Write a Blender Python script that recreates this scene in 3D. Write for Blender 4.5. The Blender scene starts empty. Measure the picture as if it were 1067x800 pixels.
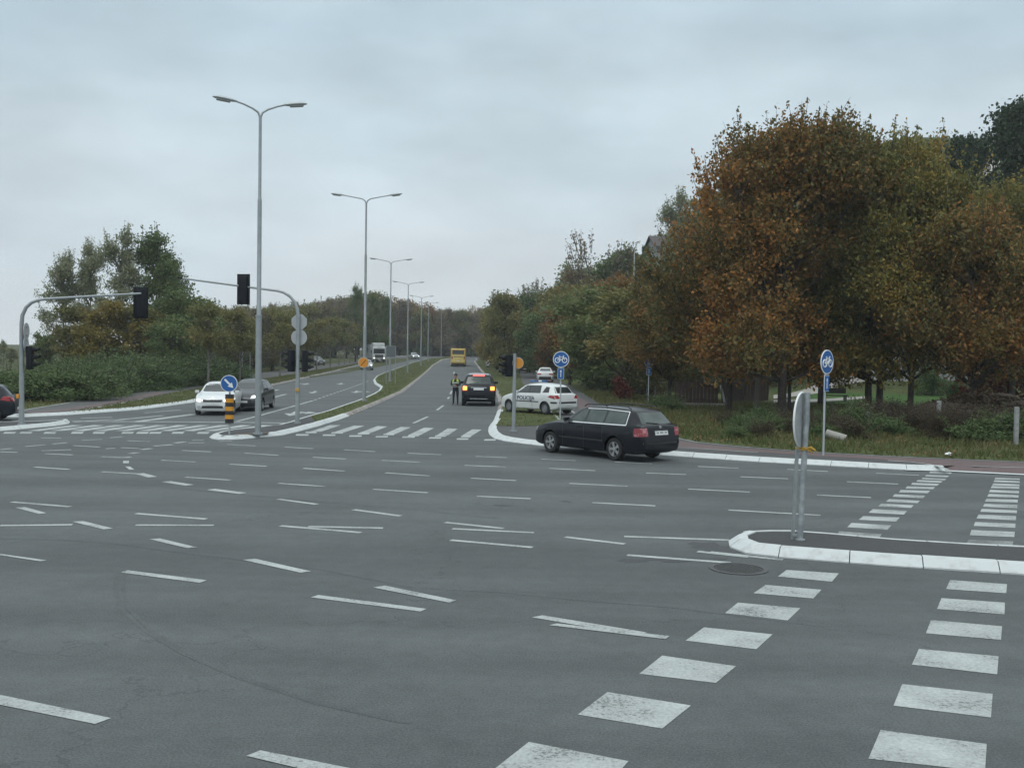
import bpy, bmesh, math, random
import numpy as np
from mathutils import Vector, Matrix
from mathutils.bvhtree import BVHTree
from mathutils.geometry import tessellate_polygon
random.seed(7)
rng = np.random.default_rng(7)
S = bpy.context.scene
COL = S.collection
R = math.radians

# ------------------------------------------------------------------ camera, sky, sun, exposure
FPX, CAMH = 1070.0, 3.0
cam = bpy.data.objects.new('camera', bpy.data.cameras.new('camera'))
COL.objects.link(cam)
cam.data.sensor_width = 36.0
cam.data.lens = FPX / 1067.0 * 36.0
cam.data.clip_end = 5000
cam.matrix_world = Matrix.Translation((0, 0, CAMH)) @ Matrix.Rotation(R(90 - 1.713), 4, 'X') @ Matrix.Rotation(R(0.85), 4, 'Z')
S.camera = cam
CM = cam.matrix_world.copy()

SUN_EL, SUN_AZ = 52.0, 200.0
world = bpy.data.worlds.new("World")
S.world = world
world.use_nodes = True
wn = world.node_tree
wn.nodes.clear()
wo = wn.nodes.new('ShaderNodeOutputWorld')
bg = wn.nodes.new('ShaderNodeBackground')
bg.inputs['Strength'].default_value = 0.1
sky = wn.nodes.new('ShaderNodeTexSky')
sky.sky_type = 'NISHITA'
sky.sun_disc = False
sky.sun_elevation = R(SUN_EL)
sky.sun_rotation = R(SUN_AZ)
tc = wn.nodes.new('ShaderNodeTexCoord')
sep = wn.nodes.new('ShaderNodeSeparateXYZ')
wn.links.new(tc.outputs['Generated'], sep.inputs[0])
mp = wn.nodes.new('ShaderNodeMapping')
mp.inputs['Scale'].default_value = (1.7, 1.7, 4.6)
wn.links.new(tc.outputs['Generated'], mp.inputs[0])
nz = wn.nodes.new('ShaderNodeTexNoise')
nz.inputs['Scale'].default_value = 1.7
nz.inputs['Detail'].default_value = 5
nz.inputs['Roughness'].default_value = 0.5
wn.links.new(mp.outputs[0], nz.inputs[0])
ma = wn.nodes.new('ShaderNodeMath'); ma.operation = 'MULTIPLY_ADD'      # elevation shifted by cloud noise
ma.inputs[1].default_value = 0.30
wn.links.new(nz.outputs[0], ma.inputs[0])
wn.links.new(sep.outputs[2], ma.inputs[2])
mb = wn.nodes.new('ShaderNodeMath'); mb.operation = 'SUBTRACT'
mb.inputs[1].default_value = 0.15
wn.links.new(ma.outputs[0], mb.inputs[0])
cr = wn.nodes.new('ShaderNodeValToRGB')
wn.links.new(mb.outputs[0], cr.inputs[0])
ramp = [(0.0, (.74, .80, .83)), (0.10, (.71, .79, .84)), (0.20, (.62, .735, .80)), (0.31, (.52, .66, .74)),
        (0.43, (.72, .84, .90)), (0.65, (1.25, 1.38, 1.42)), (1.0, (1.5, 1.62, 1.64))]
while len(cr.color_ramp.elements) < len(ramp):
    cr.color_ramp.elements.new(0.5)
for e, (p, c) in zip(cr.color_ramp.elements, ramp):
    e.position = p
    e.color = (c[0], c[1], c[2], 1)
n2 = wn.nodes.new('ShaderNodeTexNoise')
n2.inputs['Scale'].default_value = 3.2
n2.inputs['Detail'].default_value = 6
wn.links.new(mp.outputs[0], n2.inputs[0])
mr = wn.nodes.new('ShaderNodeMapRange')
mr.inputs['From Min'].default_value = 0.3; mr.inputs['From Max'].default_value = 0.7
mr.inputs['To Min'].default_value = 8.7; mr.inputs['To Max'].default_value = 11.0
wn.links.new(n2.outputs[0], mr.inputs[0])
vm = wn.nodes.new('ShaderNodeVectorMath'); vm.operation = 'SCALE'
wn.links.new(cr.outputs[0], vm.inputs[0])
wn.links.new(mr.outputs[0], vm.inputs['Scale'])
mx = wn.nodes.new('ShaderNodeMix'); mx.data_type = 'RGBA'
mx.inputs[0].default_value = 0.95
wn.links.new(sky.outputs[0], mx.inputs[6])
wn.links.new(vm.outputs[0], mx.inputs[7])
wn.links.new(mx.outputs[2], bg.inputs[0])
wn.links.new(bg.outputs[0], wo.inputs[0])

sun = bpy.data.objects.new('sun', bpy.data.lights.new('sun', 'SUN'))
COL.objects.link(sun)
sun.data.energy = 0.7
sun.data.angle = R(22)
sun.data.color = (1.0, 0.97, 0.93)
_az, _el = R(SUN_AZ), R(SUN_EL)
_sd = Vector((math.sin(_az) * math.cos(_el), math.cos(_az) * math.cos(_el), math.sin(_el)))
sun.rotation_euler = (-_sd).to_track_quat('-Z', 'Y').to_euler()
sun.location = (0, 0, 80)
S.view_settings.view_transform = 'Standard'
S.view_settings.look = 'None'
S.view_settings.exposure = 0.0
S.view_settings.gamma = 1.0
S.view_settings.use_curve_mapping = False
S.render.engine = 'CYCLES'
S.cycles.max_bounces = 6
S.cycles.transparent_max_bounces = 8
S.cycles.volume_bounces = 0

# ------------------------------------------------------------------ helpers
def sstep(t):
    t = min(1.0, max(0.0, t))
    return t * t * (3 - 2 * t)

def rise(x, y):
    if y <= 80: return 0.0
    t = min((y - 80) / 150.0, 1.125)
    return 1.5 * t * t

def hill(x, y):
    a = sstep((y - 78) / 70.0)
    x0 = 9 - 8 * sstep((y - 100) / 90.0)
    b = 34 * sstep((x - x0) / 52.0)
    far = 4 * sstep((y - 300) / 200.0)
    return a * b * 1.0 + far * (1 - sstep((x - x0) / 52.0)) * 0.4

def gheight(x, y):
    return rise(x, y) + hill(x, y)

def ray(px, py):
    v = Vector(((px - 533.5) / FPX, -(py - 400.0) / FPX, -1.0))
    return (CM.to_3x3() @ v).normalized()

def at(px, py, h=0.0, fn=rise):
    """point of the ground (height fn + h) seen at a photograph pixel"""
    d = ray(px, py)
    o = Vector((0, 0, CAMH))
    t, dt = 2.0, 1.0
    prev = 2.0
    while t < 2500:
        p = o + d * t
        if p.z < fn(p.x, p.y) + h:
            lo, hi = prev, t
            for _ in range(30):
                m = (lo + hi) / 2
                p = o + d * m
                if p.z < fn(p.x, p.y) + h: hi = m
                else: lo = m
            return o + d * hi
        prev = t
        t += max(1.0, t * 0.01)
    return o + d * 600

def deep(px, py, dist):
    """point at forward distance dist seen at a pixel"""
    d = ray(px, py)
    return Vector((0, 0, CAMH)) + d * (dist / d.y)

MATS = {}
def mat(name, color, rough=0.6, metal=0.0, var=0.12, scale=6.0, bump=0.0, bscale=40.0, spec=0.5, emis=None, estr=1.0, color2=None, thr=(0.42, 0.62), coat=0.0):
    if name in MATS: return MATS[name]
    m = bpy.data.materials.new(name)
    m.use_nodes = True
    nt = m.node_tree
    b = nt.nodes['Principled BSDF']
    b.inputs['Roughness'].default_value = rough
    b.inputs['Metallic'].default_value = metal
    b.inputs['Specular IOR Level'].default_value = spec
    b.inputs['Coat Weight'].default_value = coat
    b.inputs['Coat Roughness'].default_value = 0.05
    t = nt.nodes.new('ShaderNodeTexCoord')
    n = nt.nodes.new('ShaderNodeTexNoise')
    n.inputs['Scale'].default_value = scale
    n.inputs['Detail'].default_value = 6
    n.inputs['Roughness'].default_value = 0.6
    nt.links.new(t.outputs['Object'], n.inputs['Vector'])
    c = nt.nodes.new('ShaderNodeValToRGB')
    nt.links.new(n.outputs[0], c.inputs[0])
    e = c.color_ramp.elements
    c2 = color2 if color2 else tuple(min(1, v * (1 + var)) for v in color)
    c1 = color if color2 else tuple(v * (1 - var) for v in color)
    e[0].position, e[1].position = (thr if color2 else (0.3, 0.7))
    e[0].color = (*c1, 1); e[1].color = (*c2, 1)
    nt.links.new(c.outputs[0], b.inputs['Base Color'])
    if bump:
        n3 = nt.nodes.new('ShaderNodeTexNoise')
        n3.inputs['Scale'].default_value = bscale
        n3.inputs['Detail'].default_value = 4
        nt.links.new(t.outputs['Object'], n3.inputs['Vector'])
        bp = nt.nodes.new('ShaderNodeBump')
        bp.inputs['Strength'].default_value = bump
        bp.inputs['Distance'].default_value = 0.02
        nt.links.new(n3.outputs[0], bp.inputs['Height'])
        nt.links.new(bp.outputs[0], b.inputs['Normal'])
    if emis:
        b.inputs['Emission Color'].default_value = (*emis, 1)
        b.inputs['Emission Strength'].default_value = estr
    MATS[name] = m
    return m

def asphalt_mat(name, base, stains=True):
    m = bpy.data.materials.new(name); m.use_nodes = True
    nt = m.node_tree; b = nt.nodes['Principled BSDF']
    b.inputs['Roughness'].default_value = 0.82
    b.inputs['Specular IOR Level'].default_value = 0.3
    t = nt.nodes.new('ShaderNodeTexCoord')
    def noise(s, det=6, sc=(1, 1, 1), rgh=0.6, rot=0):
        mpn = nt.nodes.new('ShaderNodeMapping'); mpn.inputs['Scale'].default_value = sc
        mpn.inputs['Rotation'].default_value = (0, 0, rot)
        nt.links.new(t.outputs['Object'], mpn.inputs[0])
        q = nt.nodes.new('ShaderNodeTexNoise'); q.inputs['Scale'].default_value = s
        q.inputs['Detail'].default_value = det; q.inputs['Roughness'].default_value = rgh
        nt.links.new(mpn.outputs[0], q.inputs['Vector'])
        return q.outputs[0]
    def rng_(src, a, bb, lo, hi):
        r_ = nt.nodes.new('ShaderNodeMapRange')
        r_.inputs['From Min'].default_value = a; r_.inputs['From Max'].default_value = bb
        r_.inputs['To Min'].default_value = lo; r_.inputs['To Max'].default_value = hi
        nt.links.new(src, r_.inputs[0]); return r_.outputs[0]
    def mul(a, bb):
        q = nt.nodes.new('ShaderNodeMath'); q.operation = 'MULTIPLY'
        nt.links.new(a, q.inputs[0]); nt.links.new(bb, q.inputs[1]); return q.outputs[0]
    f = mul(rng_(noise(48, 4, (1, 1, 1), .8), .35, .65, .66, 1.36), rng_(noise(.35, 5), .35, .65, .90, 1.09))
    f = mul(f, rng_(noise(4.0, 8, (1, 1, 1), .75), .35, .65, .90, 1.09))
    if stains:
        f = mul(f, rng_(noise(1.0, 4, (.03, .75, 1), .5, R(24)), .40, .62, .86, 1.07))       # worn wheel tracks along the cross road
        f = mul(f, rng_(noise(1.1, 8, (1, 1, 1), .78), .62, .72, 1.0, .80))
        v = nt.nodes.new('ShaderNodeTexVoronoi'); v.feature = 'DISTANCE_TO_EDGE'; v.inputs['Scale'].default_value = .14
        mm = nt.nodes.new('ShaderNodeMix'); mm.data_type = 'RGBA'; mm.inputs[0].default_value = .06
        q = nt.nodes.new('ShaderNodeTexNoise'); q.inputs['Scale'].default_value = .8; q.inputs['Detail'].default_value = 5
        nt.links.new(t.outputs['Object'], q.inputs['Vector'])
        vs = nt.nodes.new('ShaderNodeVectorMath'); vs.operation = 'SCALE'; vs.inputs['Scale'].default_value = 3.0
        nt.links.new(q.outputs[1], vs.inputs[0])
        va = nt.nodes.new('ShaderNodeVectorMath'); va.operation = 'ADD'
        nt.links.new(t.outputs['Object'], va.inputs[0]); nt.links.new(vs.outputs[0], va.inputs[1])
        nt.links.new(va.outputs[0], v.inputs['Vector'])
        f = mul(f, rng_(v.outputs['Distance'], 0.0008, 0.003, .78, 1.0))
    vm_ = nt.nodes.new('ShaderNodeVectorMath'); vm_.operation = 'SCALE'
    vm_.inputs[0].default_value = base
    nt.links.new(f, vm_.inputs['Scale'])
    nt.links.new(vm_.outputs[0], b.inputs['Base Color'])
    bp = nt.nodes.new('ShaderNodeBump'); bp.inputs['Strength'].default_value = .5; bp.inputs['Distance'].default_value = .006
    nt.links.new(noise(90, 3), bp.inputs['Height']); nt.links.new(bp.outputs[0], b.inputs['Normal'])
    return m

def leaf_mat(name, cols, bright=1.0, nscale=0.35, trans=0.3):
    """per-leaf colour picked from a ramp by clump noise plus a random value of each leaf"""
    if name in MATS: return MATS[name]
    m = bpy.data.materials.new(name); m.use_nodes = True
    nt = m.node_tree; nt.nodes.clear()
    out = nt.nodes.new('ShaderNodeOutputMaterial')
    g = nt.nodes.new('ShaderNodeNewGeometry')
    t = nt.nodes.new('ShaderNodeTexCoord')
    oi = nt.nodes.new('ShaderNodeObjectInfo')
    n = nt.nodes.new('ShaderNodeTexNoise'); n.inputs['Scale'].default_value = nscale; n.inputs['Detail'].default_value = 3
    n.noise_dimensions = '4D'
    nt.links.new(t.outputs['Object'], n.inputs['Vector'])
    ml = nt.nodes.new('ShaderNodeMath'); ml.operation = 'MULTIPLY'; ml.inputs[1].default_value = 50
    nt.links.new(oi.outputs['Random'], ml.inputs[0]); nt.links.new(ml.outputs[0], n.inputs['W'])
    r1 = nt.nodes.new('ShaderNodeMapRange'); r1.inputs['From Min'].default_value = .3; r1.inputs['From Max'].default_value = .7
    r1.inputs['To Min'].default_value = 0; r1.inputs['To Max'].default_value = .46
    nt.links.new(n.outputs[0], r1.inputs[0])
    r2 = nt.nodes.new('ShaderNodeMath'); r2.operation = 'MULTIPLY_ADD'; r2.inputs[1].default_value = .46
    nt.links.new(g.outputs['Random Per Island'], r2.inputs[0]); nt.links.new(r1.outputs[0], r2.inputs[2])
    r3 = nt.nodes.new('ShaderNodeMath'); r3.operation = 'MULTIPLY_ADD'; r3.inputs[1].default_value = .12
    nt.links.new(oi.outputs['Random'], r3.inputs[0]); nt.links.new(r2.outputs[0], r3.inputs[2])
    c = nt.nodes.new('ShaderNodeValToRGB')
    while len(c.color_ramp.elements) < len(cols): c.color_ramp.elements.new(.5)
    for i, (e, q) in enumerate(zip(c.color_ramp.elements, cols)):
        e.position = i / (len(cols) - 1); e.color = (q[0] * bright, q[1] * bright, q[2] * bright, 1)
    nt.links.new(r3.outputs[0], c.inputs[0])
    d = nt.nodes.new('ShaderNodeBsdfPrincipled'); d.inputs['Roughness'].default_value = .6; d.inputs['Specular IOR Level'].default_value = .25
    tr = nt.nodes.new('ShaderNodeBsdfTranslucent')
    nt.links.new(c.outputs[0], d.inputs['Base Color']); nt.links.new(c.outputs[0], tr.inputs[0])
    mxx = nt.nodes.new('ShaderNodeMixShader'); mxx.inputs[0].default_value = trans
    nt.links.new(d.outputs[0], mxx.inputs[1]); nt.links.new(tr.outputs[0], mxx.inputs[2])
    nt.links.new(mxx.outputs[0], out.inputs[0])
    MATS[name] = m
    return m

def link(name, me, m=None, parent=None, loc=None):
    o = bpy.data.objects.new(name, me)
    COL.objects.link(o)
    if m is not None and me is not None:
        me.materials.clear()
        for q in (m if isinstance(m, (list, tuple)) else [m]): me.materials.append(q)
    if parent is not None: o.parent = parent
    if loc is not None: o.location = loc
    return o

def tag(o, label=None, cat=None, group=None, kind=None):
    if label: o['label'] = label
    if cat: o['category'] = cat
    if group: o['group'] = group
    if kind: o['kind'] = kind
    return o

def thing(name, label, cat, loc=(0, 0, 0), rz=0.0, group=None):
    o = bpy.data.objects.new(name, None)
    o.empty_display_size = .3
    COL.objects.link(o)
    o.location = loc; o.rotation_euler = (0, 0, rz)
    return tag(o, label, cat, group)

def copy_tree(o, parent=None):
    c = o.copy(); COL.objects.link(c)
    if parent is not None: c.parent = parent
    for ch in [q for q in bpy.data.objects if q.parent == o]:
        copy_tree(ch, c)
    return c

def pydata(name, v, f, smooth=False):
    me = bpy.data.meshes.new(name)
    me.from_pydata(v, [], f)
    if smooth: me.polygons.foreach_set('use_smooth', [True] * len(me.polygons))
    me.update()
    return me

class MB:
    """collects shapes of ONE mesh"""
    def __init__(s): s.v = []; s.f = []; s.mi = []
    def add(s, v, f, mi=0):
        n = len(s.v); s.v += [tuple(p) for p in v]; s.f += [tuple(i + n for i in q) for q in f]; s.mi += [mi] * len(f)
    def box(s, c, d, rz=0.0, mi=0, M=None, bev=0.0):
        hx, hy, hz = d[0] / 2, d[1] / 2, d[2] / 2
        if bev:
            bm = bmesh.new(); bmesh.ops.create_cube(bm, size=1.0)
            bmesh.ops.scale(bm, vec=d, verts=bm.verts)
            bmesh.ops.bevel(bm, geom=bm.edges[:], offset=bev, segments=2, profile=.6, affect='EDGES')
            bm.verts.ensure_lookup_table()
            pts = [v.co.copy() for v in bm.verts]; fs = [tuple(v.index for v in f.verts) for f in bm.faces]; bm.free()
        else:
            pts = [Vector((x, y, z)) for x in (-hx, hx) for y in (-hy, hy) for z in (-hz, hz)]
            fs = [(0, 1, 3, 2), (4, 6, 7, 5), (0, 4, 5, 1), (2, 3, 7, 6), (0, 2, 6, 4), (1, 5, 7, 3)]
        T = Matrix.Translation(c) @ Matrix.Rotation(rz, 4, 'Z')
        if M is not None: T = T @ M
        s.add([T @ p for p in pts], fs, mi); return s
    def tube(s, pts, rad, n=10, caps=True, mi=0):
        pts = [Vector(p) for p in pts]
        if not isinstance(rad, (list, tuple)): rad = [rad] * len(pts)
        rings = []; u = None
        for i, p in enumerate(pts):
            t = (pts[min(i + 1, len(pts) - 1)] - pts[max(i - 1, 0)])
            if t.length < 1e-9: t = Vector((0, 0, 1))
            t.normalize()
            if u is None:
                a = Vector((1, 0, 0)) if abs(t.x) < .9 else Vector((0, 1, 0))
                u = a - t * a.dot(t)
            else: u = u - t * u.dot(t)
            u.normalize(); w = t.cross(u)
            rings.append([p + (u * math.cos(2 * math.pi * k / n) + w * math.sin(2 * math.pi * k / n)) * rad[i] for k in range(n)])
        v = [q for r_ in rings for q in r_]; f = []
        for i in range(len(pts) - 1):
            for k in range(n):
                a, b_ = i * n + k, i * n + (k + 1) % n
                f.append((a, b_, b_ + n, a + n))
        if caps: f.append(tuple(range(n))[::-1]); f.append(tuple((len(pts) - 1) * n + k for k in range(n)))
        s.add(v, f, mi); return s
    def disc(s, c, r, axis, th, n=28, rx=1.0, mi=0):
        ax = Vector(axis).normalized()
        s.tube([Vector(c) - ax * th / 2, Vector(c) + ax * th / 2], r, n, True, mi); return s
    def lathe(s, prof, axis='Z', n=24, M=None, mi=0):
        v = []; f = []
        for (r_, h) in prof:
            for k in range(n):
                a = 2 * math.pi * k / n
                p = Vector((r_ * math.cos(a), r_ * math.sin(a), h))
                if axis == 'Y': p = Vector((p.x, p.z, p.y))
                v.append(M @ p if M is not None else p)
        for i in range(len(prof) - 1):
            for k in range(n):
                a, b_ = i * n + k, i * n + (k + 1) % n
                f.append((a, b_, b_ + n, a + n))
        s.add(v, f, mi); return s
    def mesh(s, name, smooth=False):
        me = pydata(name, s.v, s.f)
        me.polygons.foreach_set('material_index', s.mi)
        bm = bmesh.new(); bm.from_mesh(me); bmesh.ops.recalc_face_normals(bm, faces=bm.faces[:])
        if smooth:
            for e in bm.edges: e.smooth = not (len(e.link_faces) == 2 and e.calc_face_angle(0) > R(38))
            for f in bm.faces: f.smooth = True
        bm.to_mesh(me); bm.free()
        return me
    def build(s, name, m, parent=None, smooth=False, loc=None):
        me = s.mesh(name, smooth)
        return link(name, me, m, parent, loc)

def flat_poly(pts, h, ystep=5.0, fn=rise, thick=0.0):
    """world xy polygon -> bmesh draped on the ground height fn + h"""
    bm = bmesh.new()
    vs = [bm.verts.new((p[0], p[1], 0)) for p in pts]
    for t in tessellate_polygon([[Vector((p[0], p[1], 0)) for p in pts]]):
        try: bm.faces.new([vs[i] for i in t])
        except ValueError: pass
    ys = [p[1] for p in pts]
    y = 80.0
    while y < min(max(ys), 320):
        if y > min(ys): 
            bmesh.ops.bisect_plane(bm, geom=bm.verts[:] + bm.edges[:] + bm.faces[:], plane_co=(0, y, 0), plane_no=(0, 1, 0), dist=1e-5)
        y += ystep
    for v in bm.verts: v.co.z = fn(v.co.x, v.co.y) + h
    for f in bm.faces:
        f.normal_update()
        if f.normal.z < 0: f.normal_flip()
    return bm

def sheet(name, pts, h, m, kind='structure', fn=rise, parent=None):
    bm = flat_poly(pts, h, fn=fn)
    me = bpy.data.meshes.new(name); bm.to_mesh(me); bm.free()
    o = link(name, me, m, parent)
    if kind: o['kind'] = kind
    return o

def W(pl, h=0.0, fn=rise): return [at(x, y, h, fn) for x, y in pl]

def inset(pts, d):
    """move a polygon outline inwards by d"""
    n = len(pts); P = [Vector((p[0], p[1], 0)) for p in pts]
    A = sum(P[i].x * P[(i + 1) % n].y - P[(i + 1) % n].x * P[i].y for i in range(n))
    sg = 1 if A > 0 else -1
    out = []
    for i in range(n):
        a = (P[i] - P[i - 1]).normalized(); b_ = (P[(i + 1) % n] - P[i]).normalized()
        n1 = Vector((-a.y, a.x, 0)) * sg; n2_ = Vector((-b_.y, b_.x, 0)) * sg
        m_ = n1 + n2_
        if m_.length < .3: m_ = n1
        m_.normalize(); k = min(2.0, 1 / max(.4, m_.dot(n1)))
        out.append(P[i] + m_ * d * k)
    return out

def offline(pts, d):
    """open polyline moved to its left by d"""
    out = []
    for i, p in enumerate(pts):
        t = Vector(pts[min(i + 1, len(pts) - 1)]) - Vector(pts[max(i - 1, 0)]); t.z = 0; t.normalize()
        out.append(Vector((p[0] - t.y * d, p[1] + t.x * d, 0)))
    return out

def kerb(name, pts, m, side, h=.13, w=.26, seg=1.0, label=None):
    """a run of kerb stones along a world polyline; side=+1: stones lie to the left of the walk direction"""
    P = [Vector((p[0], p[1], 0)) for p in pts]
    # resample in stones
    L = [0.0]
    for i in range(1, len(P)): L.append(L[-1] + (P[i] - P[i - 1]).length)
    def pos(s_):
        s_ = min(max(s_, 0), L[-1])
        for i in range(1, len(L)):
            if s_ <= L[i] + 1e-9:
                return P[i - 1].lerp(P[i], (s_ - L[i - 1]) / max(1e-9, L[i] - L[i - 1]))
        return P[-1]
    def nrm(s_):
        t = pos(s_ + .35) - pos(s_ - .35)
        t.normalize(); return Vector((-t.y, t.x, 0)) * side
    b = MB()
    prof = [(0.0, -.05), (0.0, h * .14), (0.02, h * .26), (w * .50, h * .93), (w * .60, h), (w, h), (w, -.05)]
    n = max(1, int(round(L[-1] / seg))); sl = L[-1] / n
    for i in range(n):
        a, e = i * sl + .007, (i + 1) * sl - .007
        dz = random.uniform(-.004, .004); dn = random.uniform(-.008, .008)
        rings = []
        for s_ in (a, (a + e) / 2, e):
            p = pos(s_); q = nrm(s_); z = rise(p.x, p.y)
            rings.append([(p.x + q.x * (u + dn), p.y + q.y * (u + dn), z + zz + dz) for u, zz in prof])
        k = len(prof); v = [x for r_ in rings for x in r_]; f = []
        for r_ in range(2):
            for j in range(k):
                f.append((r_ * k + j, r_ * k + (j + 1) % k, (r_ + 1) * k + (j + 1) % k, (r_ + 1) * k + j))
        f.append(tuple(range(k))[::-1]); f.append(tuple(2 * k + j for j in range(k)))
        b.add(v, f)
    o = b.build(name, m)
    o['kind'] = 'structure'
    return o

# ------------------------------------------------------------------ setting materials
M_road = asphalt_mat('road_asphalt', (.088, .096, .098))
M_path = asphalt_mat('path_asphalt', (.088, .088, .088), False)
M_pave = asphalt_mat('pavement_asphalt', (.075, .076, .077), False)
M_pink = asphalt_mat('red_asphalt', (.125, .092, .092), False)
M_isl = asphalt_mat('island_asphalt', (.055, .056, .058), False)
M_kerbw = mat('painted_kerb', (.42, .43, .43), .75, var=.1, scale=5, bump=.3, color2=(.52, .55, .55), thr=(.30, .50))
M_kerbg = mat('bare_kerb', (.20, .18, .165), .85, scale=3, bump=.4, color2=(.34, .32, .30))
M_paintw = mat('worn_white_paint', (.42, .43, .43), .7, scale=14, color2=(.62, .63, .62), thr=(.35, .52))
M_painto = mat('faded_white_paint', (.22, .225, .22), .75, scale=9, color2=(.44, .45, .44), thr=(.38, .6))
def paint_mat(name, c_lo, c_hi, road, t0, t1):
    """paint with chips through which the asphalt shows"""
    m = bpy.data.materials.new(name); m.use_nodes = True; nt = m.node_tree; b = nt.nodes['Principled BSDF']
    b.inputs['Roughness'].default_value = .7
    t = nt.nodes.new('ShaderNodeTexCoord')
    n1 = nt.nodes.new('ShaderNodeTexNoise'); n1.inputs['Scale'].default_value = 26; n1.inputs['Detail'].default_value = 9; n1.inputs['Roughness'].default_value = .78
    n2_ = nt.nodes.new('ShaderNodeTexNoise'); n2_.inputs['Scale'].default_value = 1.6; n2_.inputs['Detail'].default_value = 4
    for q in (n1, n2_): nt.links.new(t.outputs['Object'], q.inputs['Vector'])
    a = nt.nodes.new('ShaderNodeMath'); a.operation = 'MULTIPLY_ADD'; a.inputs[1].default_value = .6
    nt.links.new(n2_.outputs[0], a.inputs[0]); nt.links.new(n1.outputs[0], a.inputs[2])
    c = nt.nodes.new('ShaderNodeValToRGB'); e = c.color_ramp.elements
    e.new(.5)
    e[0].position = t0; e[0].color = (*road, 1); e[1].position = t0 + .05; e[1].color = (*c_lo, 1); e[2].position = t1; e[2].color = (*c_hi, 1)
    nt.links.new(a.outputs[0], c.inputs[0]); nt.links.new(c.outputs[0], b.inputs['Base Color'])
    return m
M_paintw = paint_mat('worn_white_paint2', (.27, .29, .285), (.44, .47, .46), (.11, .118, .118), .665, .98)
M_paintf = paint_mat('faded_white_paint2', (.19, .20, .195), (.28, .295, .29), (.10, .106, .106), .74, .95)

def grass_mat(name, cols, sc=1.2):
    m = bpy.data.materials.new(name); m.use_nodes = True; nt = m.node_tree; b = nt.nodes['Principled BSDF']
    b.inputs['Roughness'].default_value = .9; b.inputs['Specular IOR Level'].default_value = .15
    t = nt.nodes.new('ShaderNodeTexCoord')
    n1 = nt.nodes.new('ShaderNodeTexNoise'); n1.inputs['Scale'].default_value = sc; n1.inputs['Detail'].default_value = 10; n1.inputs['Roughness'].default_value = .72
    nt.links.new(t.outputs['Object'], n1.inputs['Vector'])
    c = nt.nodes.new('ShaderNodeValToRGB')
    while len(c.color_ramp.elements) < len(cols): c.color_ramp.elements.new(.5)
    for i, (e, q) in enumerate(zip(c.color_ramp.elements, cols)):
        e.position = .32 + .38 * i / (len(cols) - 1); e.color = (*q, 1)
    nt.links.new(n1.outputs[0], c.inputs[0]); nt.links.new(c.outputs[0], b.inputs['Base Color'])
    n3 = nt.nodes.new('ShaderNodeTexNoise'); n3.inputs['Scale'].default_value = 14; n3.inputs['Detail'].default_value = 5
    nt.links.new(t.outputs['Object'], n3.inputs['Vector'])
    bp = nt.nodes.new('ShaderNodeBump'); bp.inputs['Strength'].default_value = .9; bp.inputs['Distance'].default_value = .08
    nt.links.new(n3.outputs[0], bp.inputs['Height']); nt.links.new(bp.outputs[0], b.inputs['Normal'])
    return m
M_grass = grass_mat('verge_grass', [(.06, .055, .028), (.060, .078, .026), (.085, .095, .036), (.115, .10, .05)])
M_lawn = grass_mat('lawn_grass', [(.035, .075, .018), (.048, .10, .024), (.065, .115, .03)])
M_ground = grass_mat('rough_ground', [(.035, .034, .018), (.05, .058, .022), (.07, .075, .03), (.08, .068, .04)], .5)

# ------------------------------------------------------------------ ground, one sheet to the horizon
RK = [(500, 371.8), (493.7, 376.5), (497.6, 382), (503, 389), (509, 397), (515, 407), (518.6, 415), (519.5, 421), (518.5, 428), (514.5, 438), (509.5, 445), (508.5, 449),
      (510, 453), (515, 456.8), (525, 459.6), (541, 461.8), (561, 464.2), (600, 467.6), (653, 472.2), (720, 476.6), (792.5, 481.4), (880, 486.4), (942, 489.8), (985, 491)]
RKw = W(RK)
_e0, _e1 = at(985, 491), at(1067, 495)
_dr = (_e1 - _e0).normalized()
RKfar = [_e1, _e1 + _dr * 30]
LK = [(15, 435), (72, 432.5), (144, 427), (172, 423.5), (200, 419.6), (240, 411), (282, 402.2), (313, 395.2), (340, 389), (364, 383), (378, 379.5), (392, 375.8), (408, 372.5), (425, 371), (455, 370.3), (500, 369.9)]
LKw = W(LK)
_l0 = (LKw[0] - LKw[1]).normalized()
LKfar = [LKw[0] + Vector((-1, .22, 0)) * 70]

def xr_at(y):   # right kerb x at depth y
    pts = RKw[:14]
    best = pts[0].x
    for a, b_ in zip(pts, pts[1:]):
        if min(a.y, b_.y) <= y <= max(a.y, b_.y): return a.x + (b_.x - a.x) * (y - a.y) / (b_.y - a.y + 1e-9)
    return pts[0].x if y > pts[0].y else pts[-1].x
def xl_at(y):
    for a, b_ in zip(LKw, LKw[1:]):
        if a.y <= y <= b_.y: return a.x + (b_.x - a.x) * (y - a.y) / (b_.y - a.y + 1e-9)
    return LKw[-1].x if y > LKw[-1].y else LKw[0].x

def road_dist(x, y):
    """how far outside the paved area (positive = outside)"""
    # cross road far edge on the right
    if y > 230: return 6 if (x < xl_at(230) - 10 or x > xr_at(230) + 4) and y < 420 else (-5 if y < 330 else 6)
    if x > -1.5:
        a, b_ = RKw[-6], RKfar[1]
        n = Vector((-(b_ - a).y, (b_ - a).x)).normalized()
        if n.y < 0: n = -n
        dd = (Vector((x, y)) - Vector((a.x, a.y))).dot(n)
        if y < 40: return dd
        return min(max(dd, 0), x - xr_at(y))
    if y > 48 and x < xl_at(max(y, 48)):
        return min(xl_at(max(y, 48)) - x, (y - 47) if x < -22 else 99)
    if x < -20 and y > 45: return y - 47
    if y > 42 and x > xr_at(y): return x - xr_at(y)
    return -5

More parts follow.
